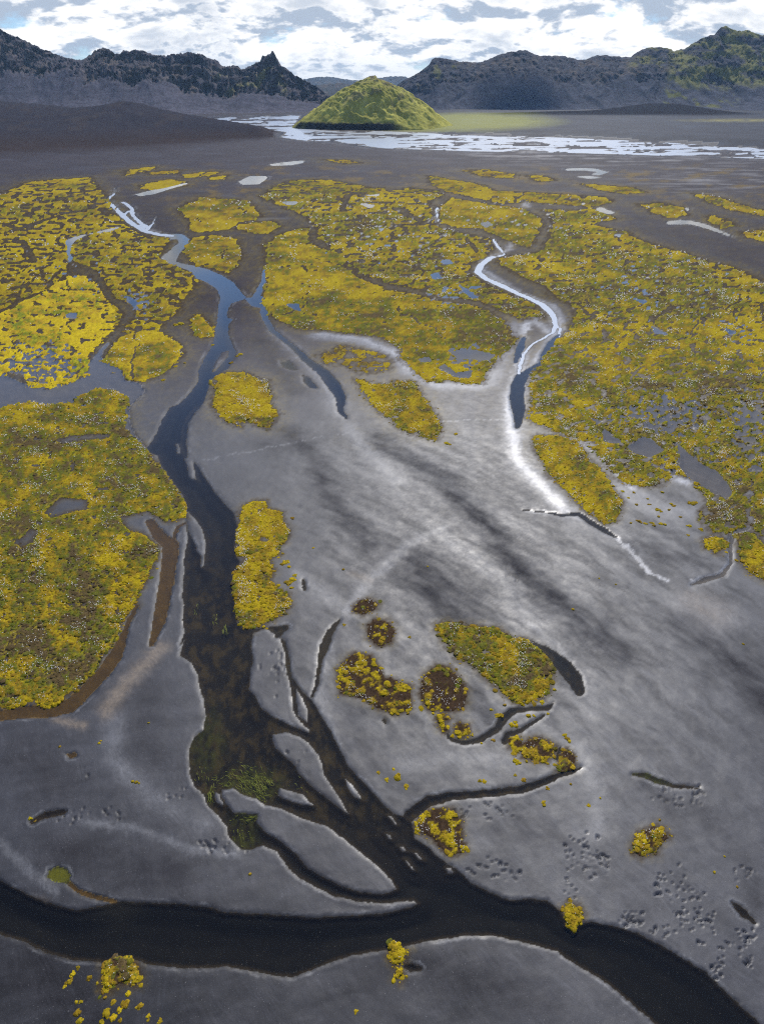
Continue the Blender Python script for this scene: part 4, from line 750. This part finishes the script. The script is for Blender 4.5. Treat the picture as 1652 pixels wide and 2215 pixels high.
# ------------------------------------------------------------------ mountains
def ray_z(v, Y): b = (CY - v) / FPX; return H + Y * (-SP + b * CP) / (CP + b * SP)
def kx(u): b = (CY - 190.0) / FPX; return (u - CX) / FPX / (CP + b * SP)
def mountain(name, label, prof, talus, yb, yr, du, nrow, crag, rockc, screec, greens, seed, back=0.7, gully=1.0, cliff=.8, strata=1.0, spur=9.0):
    pu, pv = zip(*prof); tu, tv = zip(*talus); u = np.arange(min(pu), max(pu) + .1, du); NCm = len(u)
    vr = np.interp(u, pu, pv); vt = np.interp(u, tu, tv); Yb = np.interp(u, *zip(*yb)); Yr = np.interp(u, *zip(*yr))
    Yr = Yr + 40 * fbm(u / 60, u * 0 + 3, seed, 3)
    Yt = lerp(Yb, Yr, .58); zr = ray_z(vr, Yr); zt = np.minimum(ray_z(vt, Yt), zr * .93)
    t = np.concatenate([np.linspace(-.12, 1, nrow), np.linspace(1.02, 1 + back, nrow // 4)])[:, None]
    front = np.clip(t, 0, 1); tau = np.clip(t / .58, 0, 1); s2 = np.clip((t - .58) / .42, 0, 1)
    zz = np.where(t < .58, zt * (0.25 * tau + 0.75 * tau ** 1.6 if False else 0.22 * tau + .78 * tau ** 2), zt + (zr - zt) * (s2 ** cliff))
    zz = np.where(t > 1, zr * (1 - ((t - 1) / back) ** 1.1), zz); zz = np.where(t < 0, t * 60, zz)
    Y = Yb + (Yr - Yb) * t; X = kx(u)[None, :] * Y
    cm = sstep(.48, .58, t + .20 * fbm(X / 130, Y / 240, seed + 5, 5, .6)) * (t < 1.35) * np.clip((zr - zt) / 40, .15, 1)
    edge = np.where(t < 1, 1 - sstep(.86, 1.0, t) * .75, .25 + sstep(1.0, 1.2, t) * .6)
    ns = 3.0; sn = np.clip(s2 + .20 * fbm(X / 55, Y / 200, seed + 1, 4) * np.sin(np.pi * s2), 0, 1) * ns
    terr = (np.floor(sn) + sstep(.15, .6, sn - np.floor(sn))) / ns
    zz = np.where((t >= .58) & (t <= 1), lerp(zz, zt + (zr - zt) * terr, .7 * strata), zz)
    zz = zz - spur * np.sin(np.pi * np.clip(t, 0, 1)) ** .7 * (1 - ridged(X / 170 + .5 * fbm(X / 90, Y / 200, seed + 20, 2), Y / 700, seed + 21, 3)) * (zr > 60)
    zz = zz - cm * crag * edge * 1.5 * np.abs(fbm(X / 40 + .8 * fbm(X / 50, Y / 80, seed + 22, 2), Y / 160, seed + 2, 5, .62)) + cm * crag * edge * .35 * fbm(X / 18, Y / 18, seed + 23, 3)
    zz = zz + cm * crag * .55 * (1 - edge) * (ridged(X / 26, Y / 60, seed + 3, 4) * .7)
    zz = zz - gully * (1 - cm) * sstep(0, .2, t) * (t < 1) * 5 * np.abs(fbm(X / 60 + Y / 900, Y / 500 + 3, seed + 7, 4, .6)) * 1.6
    Yd = Y + sstep(.2, .6, t) * (t < 1.01) * sstep(1.01, .9, t) * 45 * fbm(X / 130, Y / 900, seed + 30, 2) + cm * crag * (1.3 * ridged(X / 45, zz / 90, seed + 8, 4) + .5 * fbm(X / 14, zz / 14, seed + 12, 3))
    n2 = fbm(X / 80, zz / 40, seed + 9, 4); n3 = fbm(X / 22, zz / 12, seed + 10, 3)
    col = np.ones(zz.shape + (3,)) * np.array(screec); col = col * (1 + .16 * n2 + .12 * fbm(X / 14, Y / 300, seed + 11, 3))[..., None]
    rc = np.array(rockc) * (1 + .5 * n3[..., None]); rc = cmix(rc, (.105, .088, .078), sstep(.05, .3, n2 + .5 * n3) * .75)
    col = col + (rc - col) * cm[..., None]
    for (g0, g1, t0, t1, am, gc) in greens:
        m = sstep(g0 - 15, g0 + 15, u)[None] * sstep(g1 + 15, g1 - 15, u)[None] * sstep(t0 - .06, t0 + .06, t) * sstep(t1 + .06, t1 - .06, t)
        col = cmix(col, gc, np.clip(m * sstep(.25 - am, .55 - am, n2 + .4 * n3 + .2), 0, .9))
    V = np.stack([kx(u)[None] * Yd * np.ones_like(zz), Yd * np.ones_like(zz), np.maximum(zz, -10)], -1).reshape(-1, 3)
    nr = zz.shape[0]; ix = np.arange(nr * NCm).reshape(nr, NCm)
    F = np.stack([ix[:-1, :-1], ix[:-1, 1:], ix[1:, 1:], ix[1:, :-1]], -1).reshape(-1, 4)
    me = mesh_np(name, V, F, M_ROCK, {'base': np.clip(col, .01, .6).reshape(-1, 3), 'rock': np.clip(.12 + cm, 0, 1).ravel()})
    return link(name, me, label=label, cat='mountain', kind='structure')
G1 = (.15, .15, .035)
mountain('mountain_ridge', 'jagged dark crag ridge with grey scree slopes at left',
         [(-420, 40), (-250, 20), (-120, 28), (-40, 36), (0, 50), (20, 58), (50, 72), (100, 100), (140, 120), (190, 132), (200, 128), (225, 112), (240, 105), (255, 111), (263, 118), (275, 118), (285, 111), (310, 110), (330, 115), (350, 122), (370, 122), (385, 118), (400, 117), (410, 118), (425, 112), (445, 120), (465, 130), (478, 133), (490, 147), (500, 146), (515, 144), (527, 151), (535, 150), (548, 144), (560, 138), (568, 136), (574, 124), (584, 119), (590, 118), (597, 113), (602, 120), (608, 136), (618, 146), (630, 152), (640, 166), (655, 173), (680, 186), (710, 207), (735, 222), (760, 240)],
         [(-420, 120), (0, 138), (100, 146), (180, 146), (265, 150), (320, 156), (400, 188), (480, 205), (540, 196), (600, 200), (680, 212), (760, 240)],
         [(-420, 2500), (0, 2500), (400, 2650), (600, 2850), (760, 3050)], [(-420, 3150), (0, 3150), (400, 3200), (600, 3280), (700, 3250), (760, 3180)], 1.6, 150, 34, (.066, .060, .068), (.080, .075, .090),
         [(470, 620, .62, .85, .02, (.17, .16, .06))], 200, cliff=.6)
mountain('mountain_range', 'broad dark mountain range with a greenish peak at right',
         [(845, 200), (860, 183), (880, 170), (905, 158), (925, 142), (933, 126), (940, 125), (955, 127), (970, 130), (1000, 134), (1030, 136), (1050, 130), (1075, 118), (1110, 110), (1125, 108), (1140, 115), (1160, 122), (1190, 121), (1210, 122), (1240, 130), (1255, 130), (1275, 121), (1300, 120), (1350, 124), (1370, 108), (1390, 103), (1420, 103), (1440, 110), (1460, 105), (1490, 85), (1510, 76), (1516, 74), (1525, 60), (1535, 56), (1550, 65), (1570, 68), (1580, 64), (1590, 68), (1615, 78), (1620, 76), (1652, 90), (1720, 84), (1800, 60), (1950, 90), (2090, 120)],
         [(845, 200), (930, 168), (1000, 160), (1100, 150), (1250, 158), (1350, 152), (1450, 150), (1520, 168), (1652, 160), (2090, 180)],
         [(845, 3350), (950, 3050), (1200, 2950), (1400, 3000), (1652, 2850), (2090, 2800)], [(845, 3500), (950, 3650), (1200, 3800), (1450, 3700), (1652, 3600), (2090, 3500)], 1.8, 140, 17, (.056, .056, .068), (.064, .066, .082),
         [(1440, 1720, .50, 1.1, .22, (.16, .155, .05)), (1355, 1440, .7, 1.1, .2, (.16, .15, .05)), (900, 1010, .6, .9, .0, (.12, .12, .05)), (1440, 1600, .2, .5, .0, (.13, .13, .04))], 300, strata=.35, spur=22, gully=1.6)
mountain('distant_hills', 'pale blue distant hills in the gap behind the green hill',
         [(560, 195), (620, 184), (655, 172), (690, 167), (720, 167), (745, 172), (790, 176), (815, 170), (845, 166), (875, 166), (900, 176), (960, 190)], [(560, 196), (960, 196)],
         [(560, 9000), (960, 9000)], [(560, 10500), (960, 10500)], 3, 40, 40, (.07, .07, .075), (.075, .075, .08), [], 400, gully=0, strata=0, spur=30)
mountain('distant_ridge', 'low dark ridge behind the green hill, left of its top',
         [(600, 205), (660, 188), (700, 182), (740, 180), (780, 186), (850, 190), (900, 198), (930, 206)], [(600, 206), (930, 206)],
         [(600, 5000), (930, 5000)], [(600, 5800), (930, 5800)], 3, 40, 8, (.06, .06, .06), (.06, .06, .062), [(700, 760, .2, .6, .2, (.12, .12, .05))], 420, gully=.5, strata=0)

# green hill: cone of moss over dark lava with a cut foot
def green_hill():
    cx_, cy_ = kx(812) * 1790, 1790.0
    th = np.linspace(0, 2 * math.pi, 321)[:-1]; rr = np.linspace(0, 1, 100)
    T, Rr = np.meshgrid(th, rr); ct, s_ = np.cos(T), np.sin(T)      # ct=+1 right, s_=-1 towards viewer
    ext = 188 + 6 * np.cos(T) + 26 * np.clip(-ct, 0, 1) ** 3 + 14 * fbm(ct * 2.2, s_ * 2.2, 501, 4) - 40 * np.clip(-s_, 0, 1) ** 1.5
    x = cx_ + ct * ext * Rr; y = cy_ + s_ * ext * Rr
    lobe = 1 - Rr
    h = 99 * (.62 * lobe + .38 * np.sin(lobe * math.pi / 2) ** 1.3)
    mid_ = np.sin(np.pi * np.clip(Rr, 0, 1))
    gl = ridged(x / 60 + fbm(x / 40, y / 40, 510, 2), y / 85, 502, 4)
    h = h + (gl * 8.5 + 2.6 * ridged(x / 20, y / 20, 503, 3)) * mid_ ** .8 + 1.3 * fbm(x / 7, y / 7, 508, 3) * (Rr < .97) + 5 * fbm(x / 50, y / 50, 511, 2) * mid_
    # cliffs where the river cut the foot, on the viewer's side and the left
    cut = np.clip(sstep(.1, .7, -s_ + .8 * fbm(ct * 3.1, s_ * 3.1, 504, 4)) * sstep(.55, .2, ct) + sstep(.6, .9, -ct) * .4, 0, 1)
    h = h + cut * 6 * sstep(1.0, .95, Rr)
    h = np.where(Rr >= .999, -1.5, h)
    n2 = fbm(x / 34, y / 34, 505, 4); n3 = fbm(x / 9, y / 9, 506, 3)
    col = np.ones(h.shape + (3,)) * np.array((.36, .335, .075)); col = col * (1 + .22 * n2 + .14 * n3)[..., None]
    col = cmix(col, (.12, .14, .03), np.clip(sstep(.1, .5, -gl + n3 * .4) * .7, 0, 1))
    col = cmix(col, (.15, .125, .085), np.clip(sstep(.42, .05, Rr) * (.5 + n3) + sstep(.05, .3, n2 + .5 * n3) * .6 * sstep(.8, .5, Rr), 0, .85))
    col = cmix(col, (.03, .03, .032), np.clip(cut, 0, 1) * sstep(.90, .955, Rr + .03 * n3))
    V = np.stack([x, y, h], -1).reshape(-1, 3); nr, nc = h.shape; ix = np.arange(nr * nc).reshape(nr, nc); nx = np.roll(ix, -1, 1)
    F = np.stack([ix[:-1], ix[1:], nx[1:], nx[:-1]], -1).reshape(-1, 4)
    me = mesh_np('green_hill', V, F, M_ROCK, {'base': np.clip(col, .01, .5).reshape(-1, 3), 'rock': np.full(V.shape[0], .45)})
    link('green_hill', me, label='rounded yellow green hill standing by the white braided river', cat='hill', kind='structure')
green_hill()

# ------------------------------------------------------------------ low cloud above the range: its shadow lies on the slope
def cloud():
    th = np.linspace(0, 2 * math.pi, 97)[:-1]; ph = np.linspace(0, math.pi, 40); T, Pp = np.meshgrid(th, ph)
    x = np.cos(T) * np.sin(Pp); y = np.sin(T) * np.sin(Pp); z = np.cos(Pp)
    rr = 1 + .35 * fbm(x * 2 + z, y * 2 + 5, 601, 4) + .12 * fbm(x * 6 + z * 3, y * 6, 602, 3)
    V = np.stack([x * rr * 330, y * rr * 190, np.maximum(z, -.35) * rr * 70], -1).reshape(-1, 3)
    ix = np.arange(T.size).reshape(T.shape); nx = np.roll(ix, -1, 1); F = np.stack([ix[:-1], ix[1:], nx[1:], nx[:-1]], -1).reshape(-1, 4)
    m, n = new_mat('cloud'); oc = n.n('ShaderNodeTexCoord').outputs['Object']; rad_ = n.n('ShaderNodeVectorMath', {0: n.vm('MULTIPLY', oc, (1 / 330, 1 / 190, 0))}, operation='LENGTH').outputs['Value']; thin = n.ramp(n.m('ADD', rad_, n.m('MULTIPLY', n.noise(oc, .012, 4.0, .6), .5)), .45, 1.15, .12, 1.0); d = n.n('ShaderNodeBsdfDiffuse', {0: (.9, .9, .9, 1)}); t = n.n('ShaderNodeBsdfTranslucent', {0: (.8, .82, .85, 1)})
    n.n('ShaderNodeOutputMaterial', {0: n.n('ShaderNodeMixShader', {0: thin, 1: n.n('ShaderNodeMixShader', {0: .4, 1: d.outputs[0], 2: t.outputs[0]}).outputs[0], 2: n.n('ShaderNodeBsdfTransparent').outputs[0]}).outputs[0]})
    hgt = 620.0; tx, ty, tz = kx(1130) * 3200, 3200.0, 45.0; k = (hgt - tz) / math.tan(SUN_EL)
    link('cloud', mesh_np('cloud', V, F, m), label='low cloud above the right range whose shadow darkens the slope', cat='cloud', kind='structure', loc=(tx + k * math.sin(SUN_AZ), ty + k * math.cos(SUN_AZ), hgt))
cloud()
# ------------------------------------------------------------------ haze
M_HAZE = bpy.data.materials.new('haze'); M_HAZE.use_nodes = True; n = NT(M_HAZE.node_tree)
pv = n.n('ShaderNodeVolumePrincipled', {'Color': (.42, .70, 1.0, 1), 'Density': 0.000024, 'Anisotropy': 0.1})
n.n('ShaderNodeOutputMaterial', {1: pv.outputs[0]})
x0, x1, y0, y1, z0, z1 = -16000, 16000, -300, 13500, -14, 420
V = np.array([(x, y, z) for x in (x0, x1) for y in (y0, y1) for z in (z0, z1)])
F = np.array([(0, 1, 3, 2), (4, 6, 7, 5), (0, 4, 5, 1), (2, 3, 7, 6), (0, 2, 6, 4), (1, 5, 7, 3)])
USE_HAZE = True
if USE_HAZE:
    link('haze', mesh_np('haze', V, F, M_HAZE, smooth=False), label='thin bluish haze over the whole plain', cat='haze', kind='stuff')
